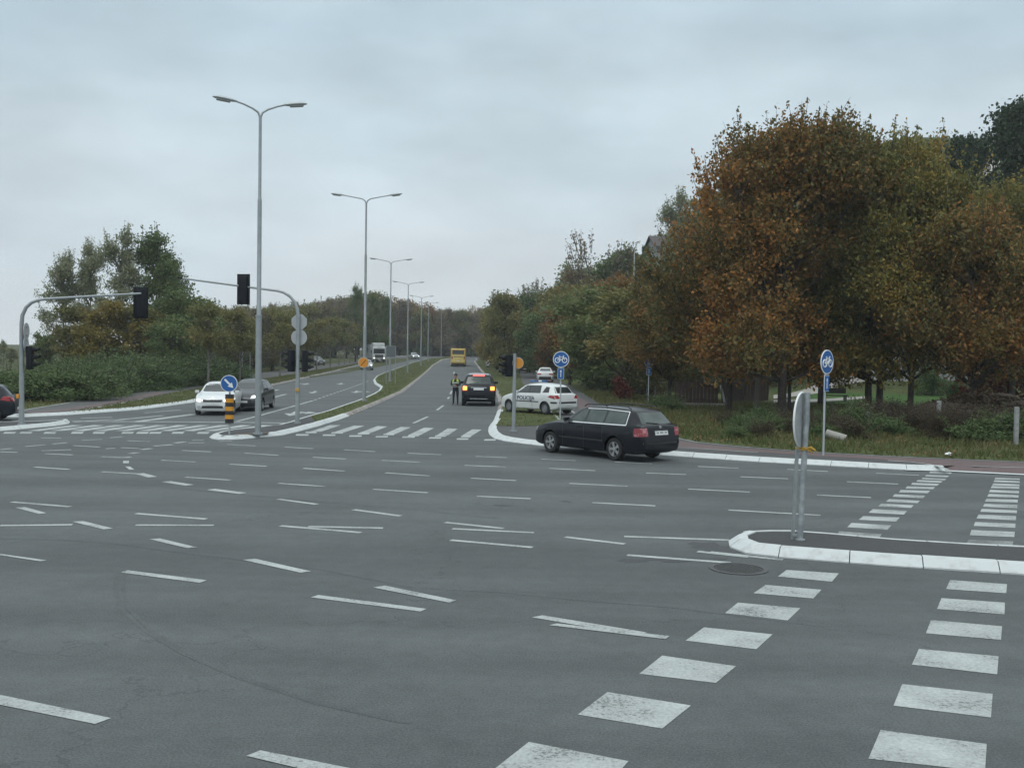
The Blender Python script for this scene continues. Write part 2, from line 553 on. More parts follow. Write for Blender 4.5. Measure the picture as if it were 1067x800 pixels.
def build_ground():
    ys = [-60, -30, 0] + list(np.arange(8, 60, 2.0)) + list(np.arange(60, 130, 4)) + list(np.arange(130, 330, 8)) + list(range(340, 800, 40)) + [900, 1100, 1500, 2200, 3000]
    xs = [-2500, -1200, -700, -450, -300, -220] + list(range(-160, -60, 12)) + list(np.arange(-60, 70, 2.0)) + list(range(72, 160, 8)) + [180, 220, 300, 450, 700, 1200, 2500]
    v = []; f = []
    for y in ys:
        for x in xs:
            rd = road_dist(x, y)
            base = gheight(x, y) + .10
            low = rise(x, y) - .35
            k = sstep((rd - 5.0) / 3.0) if y < 100 else sstep((rd - 2.5) / 3.0)
            v.append((x, y, low + (base - low) * k if rd < 8 else base))
    nx = len(xs)
    for j in range(len(ys) - 1):
        for i in range(nx - 1):
            a = j * nx + i
            f.append((a, a + 1, a + 1 + nx, a + nx))
    me = pydata('ground', v, f, True)
    o = link('ground', me, M_ground); o['kind'] = 'structure'
build_ground()

# road surface
def road_sheet():
    v = []; f = []
    ys = [-25, 0, 10, 20, 30, 38, 44, 50, 56, 62, 68, 74, 80] + list(np.arange(84, 256, 4)) + [256, 270, 300, 340]
    rows = []
    for y in ys:
        if y <= 52: xl, xr = -130, 95 if y < 34 else 8
        elif y < 60: xl, xr = -40, 3
        else: xl, xr = xl_at(y) - 2.5, xr_at(y) + 1.5
        if y > 230: xl, xr = xl_at(229) - 12, xr_at(229) + 70
        rows.append((xl, xr, y))
    n = 24
    for (xl, xr, y) in rows:
        for i in range(n + 1):
            x = xl + (xr - xl) * i / n
            v.append((x, y, rise(x, y)))
    for j in range(len(rows) - 1):
        for i in range(n):
            a = j * (n + 1) + i
            f.append((a, a + 1, a + n + 2, a + n + 1))
    o = link('road', pydata('road', v, f), M_road); o['kind'] = 'structure'
road_sheet()

# right corner: pavement, grass and cycle path behind the kerb
BACK = [(1067, 481), (960, 476.5), (872, 472), (824, 469), (770, 464.8), (725, 460.2), (707, 456.5), (690, 450.5), (668, 443), (645, 432), (624, 420), (606, 409), (592, 401), (580, 394.5), (570, 389), (562, 384.5)]
H0 = .115
backw = W(BACK, H0)
_n = Vector((-_dr.y, _dr.x, 0)); _n = _n if _n.y > 0 else -_n
pave_poly = offline(RKw, .19)[5:] + [RKw[-1] + _n * .6, _e1 + _n * .6, RKfar[1] + _n * .6] + [backw[0] + _dr * 32] + backw + [at(541, 384, H0), at(541.5, 392, H0), at(543, 400, H0), at(532, 404, H0), at(522, 405, H0)]
sheet('pavement', pave_poly, H0, M_pave)
gr1 = [(500, 373.5), (496, 377), (499.5, 381.5), (505, 388.5), (511, 396.5), (518, 406), (521.5, 414), (523, 421), (521.5, 430), (518, 440), (516.5, 443), (536, 443.6), (560, 443.2), (577, 440.4), (586, 438), (585, 433), (578, 426), (566, 416), (553, 408), (545, 400), (542, 392), (541, 385), (530, 377), (516, 373)]
sheet('grass_verge', W(gr1, .13), .13, M_grass)
# bank behind the cycle path, draped on the hill
bank = [backw[0] + _dr * 32] + backw + [at(552, 379, .1), at(548, 376.5, .1)]
bank2 = [Vector((bank[-1].x + 5, bank[-1].y + 10, 0)), Vector((30, 110, 0)), Vector((60, 60, 0)), Vector((70, 10, 0))]
def drape(name, pts, h, m, step=3.0, fn=gheight):
    bm = bmesh.new()
    vs = [bm.verts.new((p[0], p[1], 0)) for p in pts]
    for t in tessellate_polygon([[Vector((p[0], p[1], 0)) for p in pts]]):
        try: bm.faces.new([vs[i] for i in t])
        except ValueError: pass
    xs = [p[0] for p in pts]; ys = [p[1] for p in pts]
    for ax, (lo, hi) in ((0, (min(xs), max(xs))), (1, (min(ys), max(ys)))):
        q = math.ceil(lo / step) * step
        while q < hi:
            co = [0, 0, 0]; no = [0, 0, 0]; co[ax] = q; no[ax] = 1
            bmesh.ops.bisect_plane(bm, geom=bm.verts[:] + bm.edges[:] + bm.faces[:], plane_co=co, plane_no=no, dist=1e-5)
            q += step
    for v in bm.verts: v.co.z = fn(v.co.x, v.co.y) + h
    for f in bm.faces:
        f.normal_update()
        if f.normal.z < 0: f.normal_flip()
        f.smooth = True
    me = bpy.data.meshes.new(name); bm.to_mesh(me); bm.free()
    o = link(name, me, m); o['kind'] = 'structure'; return o
drape('grass_bank', bank + bank2, .125, M_grass)
lawn = [at(880, 424, .1), at(1067, 436, .1), Vector((52, 40, 0)), Vector((58, 72, 0)), Vector((22, 84, 0)), at(800, 408, .1)]
drape('lawn', lawn, .15, M_lawn)
M_conc = mat('footpath_concrete', (.30, .285, .26), .85, scale=3, bump=.3)
M_concd = mat('old_concrete', (.22, .21, .195), .85, scale=5, bump=.3)
drape('footpath', W([(806, 416.5), (872, 408.5), (930, 408), (985, 402.8), (1040, 398), (1110, 395), (1110, 391.5), (1035, 395), (985, 400), (930, 405.2), (872, 405), (806, 412.5)], .1), .17, M_conc)
drape('footpath', W([(806, 421), (860, 419.5), (905, 416), (905, 413.5), (860, 416.5), (806, 417.8)], .1), .175, M_conc)
# red cycle path
pink = [(978, 485.8), (960, 482.5), (920, 479), (860, 475.6), (790, 471.2), (735, 467.6), (700, 465.2), (672, 460), (648, 452.5), (626, 441), (604, 425.5), (588, 412), (576, 403), (566, 395.5),
        (571, 394), (584, 401.5), (600, 411.5), (619, 423), (640, 435), (662, 445.2), (684, 453), (706, 459), (735, 463.2), (770, 466.6), (824, 470.4), (872, 473.2), (960, 477.6), (1067, 482)]
pw = W(pink, H0)
sheet('cycle_path', [RKfar[1] + _n * .6, RKw[-1] + _n * .6 + _dr * .3] + pw + [pw[-1] + _dr * 30], H0 + .005, M_pink)

def strip(b, pl, w, h, dash=None):
    """ribbon of world width w along a pixel polyline"""
    P = W(pl, h) if not isinstance(pl[0], Vector) else pl
    if dash:
        out = []
        Ls = [0]
        for i in range(1, len(P)): Ls.append(Ls[-1] + (P[i] - P[i - 1]).length)
        def pos(s_):
            for i in range(1, len(Ls)):
                if s_ <= Ls[i]: return P[i - 1].lerp(P[i], (s_ - Ls[i - 1]) / max(1e-9, Ls[i] - Ls[i - 1]))
            return P[-1]
        s_ = 0
        while s_ < Ls[-1]:
            strip(b, [pos(s_), pos(min(s_ + dash[0] / 2, Ls[-1])), pos(min(s_ + dash[0], Ls[-1]))], w, h)
            s_ += dash[0] + dash[1]
        return
    # refine for the far slope
    Q = []
    for i in range(len(P) - 1):
        k = max(1, int(abs(P[i + 1].y - P[i].y) / 4)) if max(P[i].y, P[i + 1].y) > 80 else 1
        for j in range(k): Q.append(P[i].lerp(P[i + 1], j / k))
    Q.append(P[-1])
    v = []; f = []
    for i, p in enumerate(Q):
        t = Q[min(i + 1, len(Q) - 1)] - Q[max(i - 1, 0)]; t.z = 0; t.normalize()
        n = Vector((-t.y, t.x, 0)) * w / 2
        for sg in (1, -1):
            q = p + n * sg
            v.append((q.x, q.y, rise(q.x, q.y) + h))
        if i: f.append((2 * i - 2, 2 * i - 1, 2 * i + 1, 2 * i))
    b.add(v, f)

def quad(b, q, h=.004):
    P = W(q, 0)
    b.add([(p.x, p.y, rise(p.x, p.y) + h) for p in P], [(0, 1, 2, 3)])

# thin white edge lines of the cycle path
e = MB()
strip(e, [(1067, 481), (960, 476.7), (872, 472.2), (824, 469.2), (770, 464.9), (725, 460.3), (707, 456.6), (690, 450.8)], .09, H0 + .012)
strip(e, [(703, 465.8), (735, 467.6), (790, 471.2)], .10, H0 + .012)
strip(e, [(925, 479.6), (950, 481.2), (968, 483.6), (980, 486.2), (987, 489)], .12, H0 + .012)
strip(e, [(1013, 485.4), (1067, 487)], .1, H0 + .012)
strip(e, [(585, 439), (579, 433), (573, 428)], .12, H0 + .02, (.9, .5))
strip(e, [(604, 434), (594, 427)], .12, H0 + .02)
o = e.build('edge_line', M_paintw); o['kind'] = 'structure'

kerb('kerb', RKw[8:], M_kerbw, 1, .13, .32)
kerb('kerb', RKw[:9], M_kerbg, 1, .13, .26)
lowk = MB()
strip(lowk, [RKw[-2], RKw[-1]] + RKfar, .3, .022)
o = lowk.build('kerb', M_kerbw); o['kind'] = 'structure'
base = MB()   # ramped edge of the pavement behind the lowered kerb
_n = Vector((-_dr.y, _dr.x, 0)); _n = _n if _n.y > 0 else -_n
A0, A1 = RKw[-1], RKfar[-1]
A0 = A0 - _dr * .5
base.add([A0 + _n * .14 + Vector((0, 0, .02)), A1 + _n * .14 + Vector((0, 0, .02)), A1 + _n * .6 + Vector((0, 0, H0 + .008)), A0 + _n * .6 + Vector((0, 0, H0 + .008))], [(0, 1, 2, 3)])
o = base.build('cycle_path', M_pink); o['kind'] = 'structure'

# left side
LPl = [(24, 430.5), (72, 428.6), (120, 420.5), (150, 415), (180, 409), (200, 405.5), (240, 399), (299, 390.8), (330, 385), (360, 380.6), (385, 376.5)]
LPu = [(24, 427), (72, 419), (123, 410.5), (168, 402.8), (200, 398), (240, 392.5), (299, 384.8), (330, 381), (360, 377.2), (385, 374.5)]
lpl, lpu = W(LPl, H0), W(LPu, H0)
lv = LKfar + LKw[:13]
wl = Vector((-1, .22, 0))
LKo = offline(LKfar + LKw, .17)
sheet('pavement', [lpl[0] + wl * 70] + LKo[:3] + [lpl[2], lpl[1], ] + [lpl[0]], .1, M_pave)
sheet('footpath', [lpu[0] + wl * 70, lpl[0] + wl * 70] + lpl + lpu[::-1], H0 + .004, M_path)
sheet('grass_verge', LKo[2:12] + lpl[::-1][:-1], .12, M_grass)
drape('grass_verge', [lpu[0] + wl * 70] + lpu + [lpu[-1] + Vector((-16, 12, 0)), Vector((-60, 140, 0)), Vector((-60, 75, 0)), Vector((-120, 76, 0))], .12, M_grass)
pk = MB()
strip(pk, [(30, 430.3), (72, 426.4), (120, 419.2), (168, 408.6)], .8, H0 + .009)
o = pk.build('cycle_path', M_pink); o['kind'] = 'structure'
e = MB()
strip(e, [(-20, 431), (24, 427.2), (72, 419.4), (123, 410.8)], .12, H0 + .014)
strip(e, [(72, 429), (92, 426), (120, 421), (150, 415.3)], .14, H0 + .014, (1.2, .7))
o = e.build('edge_line', M_paintw); o['kind'] = 'structure'
kerb('kerb', LKfar + LKw[:6], M_kerbw, 1, .13, .3)
kerb('kerb', LKw[5:], M_kerbg, 1, .13, .26)

# median with its turning-lane pocket
MED = [(218, 455.8), (221, 457.6), (227.5, 458.6), (251, 457.9), (294, 453.8), (313, 449.3), (334, 443.5), (352, 438), (364, 433.6), (386, 424.4), (404, 416.4), (420, 409), (436, 396), (452, 380.6), (461, 375), (480, 372.4),
       (480, 371.9), (461, 372.6), (445, 374.2), (428, 378.6), (414, 384), (400, 389), (392, 392.5), (388.8, 396), (390, 400), (396.3, 404), (394, 408), (389, 411), (381, 414.8), (368, 420), (357, 423.8), (340, 429.8), (318.7, 436), (308, 439.3), (301, 441.8), (286.7, 445.7), (262, 448.5), (241, 450.6), (228, 452.8)]
MEDw = W(MED)
sheet('median', inset(MEDw, .17), .122, M_grass)
_I = inset(MEDw, .19)
tipw = _I[0:7] + _I[32:]
sheet('median_paving', tipw, .127, M_isl)
kerb('kerb', MEDw[:9], M_kerbw, 1, .13, .30)
kerb('kerb', MEDw[8:17], M_kerbg, 1, .13, .24)
kerb('kerb', MEDw[17:28], M_kerbw, 1, .13, .2)
kerb('kerb', MEDw[27:] + MEDw[:1], M_kerbw, 1, .13, .24)
# earth patch round the posts
soil = mat('bare_soil', (.09, .07, .05), .95, scale=9, bump=.8, bscale=20, color2=(.14, .11, .075))
sheet('soil', W([(240, 453.4), (250, 452.9), (266, 452.3), (280, 451.2), (280, 450.2), (262, 451), (248, 451.8)], .13), .135, soil)

# island at the left edge
ISL = [(71.5, 441.6), (60, 443.6), (40, 445.6), (20, 447.5), (0, 449.2)]
il = W(ISL)
iu = W([(0, 442.4), (37, 441.8), (58, 440.9), (68, 439.4), (73, 439.6)])
far = [il[-1] + Vector((-1, .0, 0)) * 30, iu[0] + Vector((-1, .1, 0)) * 30]
sheet('traffic_island', inset(il + far + iu, .19), .122, M_isl)
kerb('kerb', far[1:] + iu + il[:1], M_kerbw, -1, .13, .22)
kerb('kerb', il + far[:1], M_kerbw, -1, .13, .30)

# near island on the right
NI = [(1067, 599), (1009.7, 595.4), (920.8, 589.4), (838, 582.9), (798, 579.8), (776.8, 576.8), (765, 573.2), (758, 568.8), (757.8, 566), (762, 562.6), (770.6, 560), (780, 559), (822.7, 558.6), (862.6, 561.4), (924, 567), (1006.6, 572.5), (1067, 575.6)]
niw = W(NI)
d1 = (niw[0] - niw[2]).normalized(); d2 = (niw[-1] - niw[-3]).normalized()
e1, e2 = niw[0] + d1 * 28, niw[-1] + d2 * 28
sheet('traffic_island', inset([e1] + niw + [e2], .20), .121, M_isl)
kerb('kerb', [e1] + niw[:11], M_kerbw, 1 if False else -1, .14, .30)
kerb('kerb', niw[10:] + [e2], M_kerbw, -1, .13, .22)

# ------------------------------------------------------------------ painted markings
lines = """42.8,456,63.8,456.4;85.5,458.5,106.5,457.5;114.8,456,127.5,454.8;132.8,459,156,459.9;26.3,465,48,463.2;54.8,462.5,69.8,461;76.5,464.1,104.3,465.6;110,467.4,120,466.8;126,466.2,144.8,467.1;
0,468.3,12,467.1;0,470.5,18,471.2;43.5,469.5,74.3,468.3;46.5,472.5,75.8,473.7;105.8,475.6,130.5,476.7;36,486.4,72,488.8;106.5,491.3,144.8,493.5;196.3,461.3,213,461.1;200,458.6,212.2,458.3;228,459.6,242,459.2;
236.6,462.8,266.6,464.4;296.6,465.6,326.6,467.3;189.7,469.1,219.7,470.6;255.3,471.9,290,474.2;168,479.3,203.8,481.1;239.4,483.4,277.8,485.6;193.4,496.9,240.3,500;290,503.3,338.8,506.6;
358.5,468.4,391,470.4;424.8,472,459.7,473.5;495.7,475.3,528.3,476.7;325.9,476.2,360.3,478;397.8,479.4,437.6,481.4;484,484.6,527.2,486.3;316.2,487.7,359,490.6;401.7,492.4,447.3,495.6;490.7,498,537.7,500.5;
388.8,509.5,445.7,513.1;496.8,516.7,552.9,519.4;564.1,478.2,600,479.8;640.6,481.2,679.5,483;727.2,485.8,769.5,487.6;572,487.7,620.3,490.2;673.2,492.6,714.8,494.2;593.3,503.4,654,506.4;717,509.3,781.4,512.4;
617,523.4,682.9,526.8;771.6,496.5,821.2,498.6;820.3,488.8,862.6,491;882.5,501.7,936,504.1;851,515.5,907.6,518.2;759,531.1,855,536.6;913,492.8,957.6,495;12.4,522.7,73.1,527.7;0,547.3,75.3,546.4;
141.7,534.7,214.8,540.5;141.3,546.8,222.7,547;292.2,547.5,376.2,554.6;321,548.3,399,549.9;471.2,550.6,556.3,554.7;469.6,562.4,554.7,570;650.3,558.6,760,562.4;653.5,578,761.2,586;726.8,574.2,780,580;
463.9,543.9,524.4,550.3;589.1,559.2,651,566.5;289.6,519.7,330.2,525.2;368.3,530.7,417.4,537.3;740,574.8,816,582.9"""
b = MB()
for li, s_ in enumerate(lines.replace('\n', '').split(';')):
    q = [float(t) for t in s_.split(',')]
    strip(b, [(q[0], q[1]), (q[2], q[3])], .13, .004 + .0004 * (li % 3))
for q in ((147, 468.3, 157.5, 467.1), (160.6, 464.6, 179.4, 463.1), (182.2, 461.4, 193.4, 460.1), (135.8, 472.5, 143.3, 471.3), (129.8, 476.5, 136.5, 476.1), (172.8, 501.4, 198, 505.3), (219.7, 509.6, 253.4, 513.8), (144.8, 493, 159, 496.8)):
    strip(b, [(q[0], q[1]), (q[2], q[3])], .22, .0045)
for qi, q in enumerate(([(128.3, 480), (134.3, 480), (134.3, 482.6), (128.3, 482.6)], [(130.4, 486.2), (135.5, 486.2), (140, 489.2), (135, 489.4)],
          [(15.5, 528.8), (26, 528.2), (48.5, 534.6), (40.5, 535.4)], [(75.3, 543.6), (86.8, 543), (117.6, 550.6), (108, 551.6)], [(155.8, 561.9), (166.5, 561), (206, 570.4), (195.7, 571.2)],
          [(-10, 577), (0, 577.1), (48.6, 583.9), (42, 585), (-10, 580)][:4], [(125.4, 596.4), (133, 594.2), (215.5, 604.6), (208, 607.3)],
          [(253, 583.4), (266, 582.2), (324, 595.4), (313, 596.8)], [(323.8, 622.4), (331.7, 620), (444.6, 634.4), (438, 637.2)], [(388.8, 612.2), (401, 610.3), (475.5, 625.6), (468, 628)],
          [(554.2, 643.3), (565, 641.1), (674, 659), (663, 661.8)], [(572.3, 651.5), (580.3, 649.7), (697.5, 662.8), (693.5, 666)],
          [(-12, 721.5), (-12, 732), (99, 754.4), (116, 748.3)], [(256.5, 787.8), (271.5, 782), (402, 808), (386, 818)])):
    quad(b, q, .0055 + .0008 * (qi % 2))
o = b.build('lane_marking', M_paintw); o['kind'] = 'structure'

b = MB(); fb = MB()
def zq(bb, q, ox, oy, sc, h=.004): quad(bb, [(ox + x / sc, oy + y / sc) for x, y in q], h)
for q in ([(360, 112), (385, 93), (535, 103), (515, 127)], [(290, 160), (325, 136), (485, 150), (462, 175)], [(208, 217), (245, 187), (425, 203), (388, 238)], [(95, 296), (148, 258), (345, 278), (298, 321)],
          [(843, 148), (855, 122), (1018, 134), (1016, 160)], [(817, 205), (830, 174), (1012, 187), (1011, 221)], [(785, 275), (800, 237), (1004, 255), (1001, 294)], [(745, 365), (765, 320), (994, 341), (990, 393)],
          [(692, 483), (717, 421), (977, 449), (972, 517)], [(620, 635), (655, 553), (960, 593), (955, 672)]):
    zq(b, q, 680, 560, 2.757)
quad(b, [(666, 702), (690, 683), (767, 694), (746, 711.5)]); quad(b, [(602, 744.5), (633, 721), (720, 735), (690, 759)]); quad(b, [(514, 802), (551, 773), (655, 793), (625, 826)]); quad(b, [(892, 832), (902, 815), (1030, 832), (1028, 850)])
L_ = [[(55, 512), (75, 482), (303, 497), (285, 525)], [(118, 460), (140, 437), (355, 450), (333, 474)], [(180, 420), (203, 400), (400, 408), (380, 430)], [(232, 382), (255, 363), (440, 372), (422, 392)], [(283, 348), (300, 334), (475, 342), (460, 357)],
      [(325, 323), (342, 309), (508, 318), (495, 331)], [(360, 297), (372, 283), (537, 291), (525, 304)], [(395, 273), (405, 260), (563, 265), (550, 278)], [(430, 252), (440, 240), (590, 245), (578, 256)], [(460, 232), (468, 221), (612, 227), (600, 238)],
      [(488, 215), (497, 206), (630, 213), (620, 221)], [(515, 201), (523, 194), (650, 201), (640, 208)], [(535, 187), (543, 179), (665, 184), (655, 192)], [(557, 170), (565, 160), (682, 166), (670, 175)],
      [(755, 555), (770, 526), (1010, 536), (1005, 565)], [(775, 503), (785, 475), (1018, 485), (1015, 513)], [(797, 453), (805, 432), (1022, 441), (1020, 464)], [(812, 413), (823, 392), (1025, 400), (1024, 423)], [(832, 377), (840, 361), (1029, 370), (1028, 385)],
      [(846, 350), (856, 334), (1032, 341), (1031, 358)], [(857, 322), (866, 307), (1034, 313), (1033, 328)], [(870, 296), (878, 281), (1038, 288), (1037, 302)], [(878, 272), (886, 259), (1041, 264), (1040, 278)], [(888, 250), (896, 238), (1042, 244), (1042, 254)],
      [(895, 235), (902, 225), (1043, 230), (1043, 240)], [(904, 217), (908, 208), (1044, 213), (1044, 222)], [(908, 203), (914, 194), (1044, 199), (1044, 206)]]
for i, q in enumerate(L_): zq(fb if i in (0, 14) else b, q, 860, 460, 5.155)
# zebra across the avenue
Z = [[(195, 102), (245, 102), (150, 133), (100, 133)], [(305, 104), (355, 105), (262, 135), (212, 135)], [(415, 106), (462, 108), (383, 138), (330, 138)], [(522, 110), (570, 112), (500, 142), (450, 142)], [(632, 113), (678, 115), (612, 148), (560, 147)], [(740, 117), (786, 119), (740, 150), (690, 149)], [(855, 121), (897, 123), (850, 152), (805, 151)]]
for q in Z: zq(b, q, 300, 420, 4.446)
for x0, x1, y in ((35, 98, 147), (160, 222, 148), (282, 343, 152), (405, 465, 155), (528, 590, 157), (652, 712, 161), (780, 838, 166), (908, 965, 170), (80, 135, 135.5), (200, 258, 137.5), (322, 380, 141), (440, 495, 145), (555, 610, 150), (680, 735, 152.5), (800, 850, 155)):
    zq(b, [(x0 + 4, y - 3), (x1, y - 3), (x1 - 4, y + 4), (x0, y + 4)], 300, 420, 4.446, .007)
# zebra across the left carriageway
for i in range(11):
    a, c = at(34.5 + 23 * i, 448.9), at(81 + 22.0 * i, 443.0)
    strip(b, [a, c], .46, .004)
for x in (3, 20, 45, 73.5, 96, 126, 141.5, 155, 178.4, 204.7, 231):
    quad(b, [(x + 2, 450), (x + 14, 450), (x + 12, 451.9), (x, 451.9)])
# stop line and lane lines of the left carriageway
strip(b, [(75, 438.9), (140, 439.2), (220, 439.6), (303, 440.6)], .28, .004)
strip(b, [(140, 439.6), (202, 431.4)], .40, .005)
strip(b, [(84, 435.5), (117, 434.7)], .22, .004); strip(b, [(118, 437.9), (146, 435), (170, 432.8)], .25, .004)
strip(b, [(77, 439.6), (118, 436.9)], .2, .0045); strip(b, [(150, 430.2), (200, 425.8)], .15, .004, (3, 3))
strip(b, [(247, 438.8), (271, 432.7), (300, 424.7), (326, 417.3)], .16, .004)
strip(b, [(327.5, 416.8), (342, 411.8), (360, 405.8), (370, 402.2), (384, 397)], .16, .004, (1.0, 1.0))
quad(b, [(11, 438.2), (22, 438), (38, 440.2), (27, 440.7)]); quad(b, [(-2, 441.2), (10, 441.2), (12, 442.6), (-2, 442.6)])
strip(b, [(286, 413.6), (298, 410.6)], .25, .004); strip(b, [(281, 408), (290, 405.8)], .25, .004)
# avenue centre dashes
for q in ((430.9, 440.7, 445.8, 434), (455.2, 427.2, 462, 422.3), (466.6, 415.5, 468, 413.6), (469.2, 410.5, 471, 407), (472, 399, 472.5, 396.6), (473, 389.5, 473.2, 387)):
    strip(b, [(q[0], q[1]), (q[2], q[3])], .14, .004)
# arrows
def arrow(px, py, side=0, L=4.2, yaw=0.12):
    c = at(px, py); T = Matrix.Rotation(yaw, 4, 'Z')
    def P(pts):
        out = []
        for x, y in pts:
            q = T @ Vector((x, y, 0)); out.append((c.x + q.x, c.y + q.y, rise(c.x + q.x, c.y + q.y) + .004))
        return out
    b.add(P([(-.1, -.2), (.1, -.2), (.1, L / 2), (-.1, L / 2)]), [(0, 1, 2, 3)])
    b.add(P([(0, -L / 2), (.42, -.2), (-.42, -.2)]), [(0, 1, 2)])
    if side: b.add(P([(side * .1, .5), (side * .55, .1), (side * .55, -.5), (side * 1.1, .5), (side * .55, 1.5), (side * .55, .9), (side * .1, 1.2)]), [(0, 1, 2, 3, 4, 5, 6)])
arrow(306, 430.5, 1); arrow(371, 408.2, 1); arrow(355, 399.8, 0); arrow(327, 408.5, 0); arrow(319, 400, -1)
o = b.build('crossing_marking', M_paintw); o['kind'] = 'structure'
o = fb.build('faded_marking', M_paintf); o['kind'] = 'structure'

# tyre marks and patches, stains with their own shape
M_tyre = asphalt_mat('tyre_mark', (.083, .0905, .0925), False)
b = MB()
tm = [(124, 590), (120, 612), (125, 632), (150, 656), (190, 680), (250, 706), (330, 732), (420, 752)]
strip(b, tm, .06, .002)
strip(b, [(x + 8, y + 1) for x, y in tm], .05, .0026)
strip(b, [(0, 494), (80, 499), (160, 506), (260, 516), (340, 523), (430, 530), (520, 540)], .09, .0022)
strip(b, [(440, 612), (520, 616), (600, 624), (700, 632), (860, 652)], .10, .0021)
strip(b, [(0, 561), (60, 562), (120, 566), (200, 577), (330, 592), (430, 612)], .05, .0023)
o = b.build('tyre_mark', M_tyre); o['kind'] = 'structure'
M_patch = asphalt_mat('tar_patch', (.062, .066, .068), False)
b = MB()
def blob(px, py, rx, ry, n=22, h=.0028):
    c = at(px, py); ph = [random.uniform(0, 6.28) for _ in range(3)]
    pts = []
    for k in range(n):
        a = 2 * math.pi * k / n
        r_ = 1 + .25 * math.sin(2 * a + ph[0]) + .2 * math.sin(5 * a + ph[1]) + .12 * math.sin(9 * a + ph[2])
        pts.append((c.x + rx * r_ * math.cos(a), c.y + ry * r_ * math.sin(a), h))
    b.add(pts + [(c.x, c.y, h)], [(k, (k + 1) % n, n) for k in range(n)])
blob(738, 569, .32, .3); blob(716, 583, .5, .2, h=.003); blob(660, 584, .25, .12); blob(524, 526.5, .16, .1); blob(590, 522.5, .12, .1); blob(750, 573, .2, .35, h=.0032)
o = b.build('tar_patch', M_patch); o['kind'] = 'structure'

# ------------------------------------------------------------------ shared object materials
M_galv = mat('galvanised_steel', (.30, .33, .34), .5, .35, var=.1, scale=5)
M_galvl = mat('pale_grey_metal', (.42, .46, .47), .5, .2, var=.08, scale=3)
M_signback = mat('sign_back', (.40, .42, .43), .5, .3, var=.06, scale=4)
M_black = mat('black_plastic', (.008, .009, .011), .6, var=.1, spec=.25)
M_navy = mat('dark_signal_housing', (.006, .008, .012), .6, var=.1, spec=.25)
M_blue = mat('blue_sign_face', (.012, .10, .33), .4, var=.05)
M_white = mat('white_sign_face', (.72, .74, .74), .45, var=.04)
M_orange = mat('orange_sign_face', (.62, .25, .02), .5, var=.08, scale=3)
M_rubber = mat('tyre_rubber', (.016, .016, .017), .85, var=.15, scale=10)
M_alloy = mat('alloy_rim', (.38, .39, .40), .35, .6, var=.1)
M_glass = mat('car_glass', (.018, .024, .026), .06, 0, var=.15, scale=2, spec=.6)
M_glassg = mat('tinted_glass', (.050, .068, .064), .1, 0, var=.4, scale=2.2, spec=.4)
M_plate = mat('number_plate', (.62, .64, .64), .4, var=.05)
M_trim = mat('dark_trim', (.02, .021, .023), .55, var=.1)
M_chrome = mat('chrome_trim', (.62, .64, .65), .2, .8, var=.05)
M_red = mat('red_lamp', (.30, .015, .02), .2, var=.1, coat=.5)
M_redw = mat('pale_red_lamp', (.22, .02, .03), .25, scale=9, coat=.5, color2=(.42, .16, .17), thr=(.5, .6))
M_headoff = mat('headlamp_glass', (.50, .54, .56), .12, .3, var=.2, scale=20, coat=.6)
M_headon = mat('lit_headlamp', (.9, .9, .85), .3, emis=(1, .93, .82), estr=3.5)
M_indic = mat('lit_orange_lamp', (.9, .3, .05), .3, emis=(1, .42, .06), estr=2.6)
M_brake = mat('lit_brake_lamp', (.9, .05, .05), .3, emis=(1, .12, .10), estr=2.0)
def paint(name, c, metal=0.0, rough=.28, dirt=.15):
    dk = max(c) < .08
    return mat(name, c, rough, metal, var=dirt, scale=1.6, coat=.2 if dk else .7, spec=.2 if dk else .5)

# ------------------------------------------------------------------ cars
def interp(tab, s):
    if s <= tab[0][0]: return tab[0][1]
    for (a, va), (b_, vb) in zip(tab, tab[1:]):
        if s <= b_:
            t = (s - a) / (b_ - a)
            return va + (vb - va) * t
    return tab[-1][1]
def smooth_interp(tab, s):
    """monotone cubic"""
    n = len(tab)
    if s <= tab[0][0]: return tab[0][1]
    if s >= tab[-1][0]: return tab[-1][1]
    for i in range(n - 1):
        if s <= tab[i + 1][0]: break
    h = tab[i + 1][0] - tab[i][0]; dlt = (tab[i + 1][1] - tab[i][1]) / h
    def slope(j):
        if j == 0 or j == n - 1: return dlt if n < 3 else ((tab[1][1] - tab[0][1]) / (tab[1][0] - tab[0][0]) if j == 0 else (tab[-1][1] - tab[-2][1]) / (tab[-1][0] - tab[-2][0]))
        a = (tab[j][1] - tab[j - 1][1]) / (tab[j][0] - tab[j - 1][0]); b_ = (tab[j + 1][1] - tab[j][1]) / (tab[j + 1][0] - tab[j][0])
        return 0 if a * b_ <= 0 else 2 * a * b_ / (a + b_)
    m0, m1 = slope(i), slope(i + 1); t = (s - tab[i][0]) / h
    return ((2 * t ** 3 - 3 * t * t + 1) * tab[i][1] + (t ** 3 - 2 * t * t + t) * h * m0 + (-2 * t ** 3 + 3 * t * t) * tab[i + 1][1] + (t ** 3 - t * t) * h * m1)

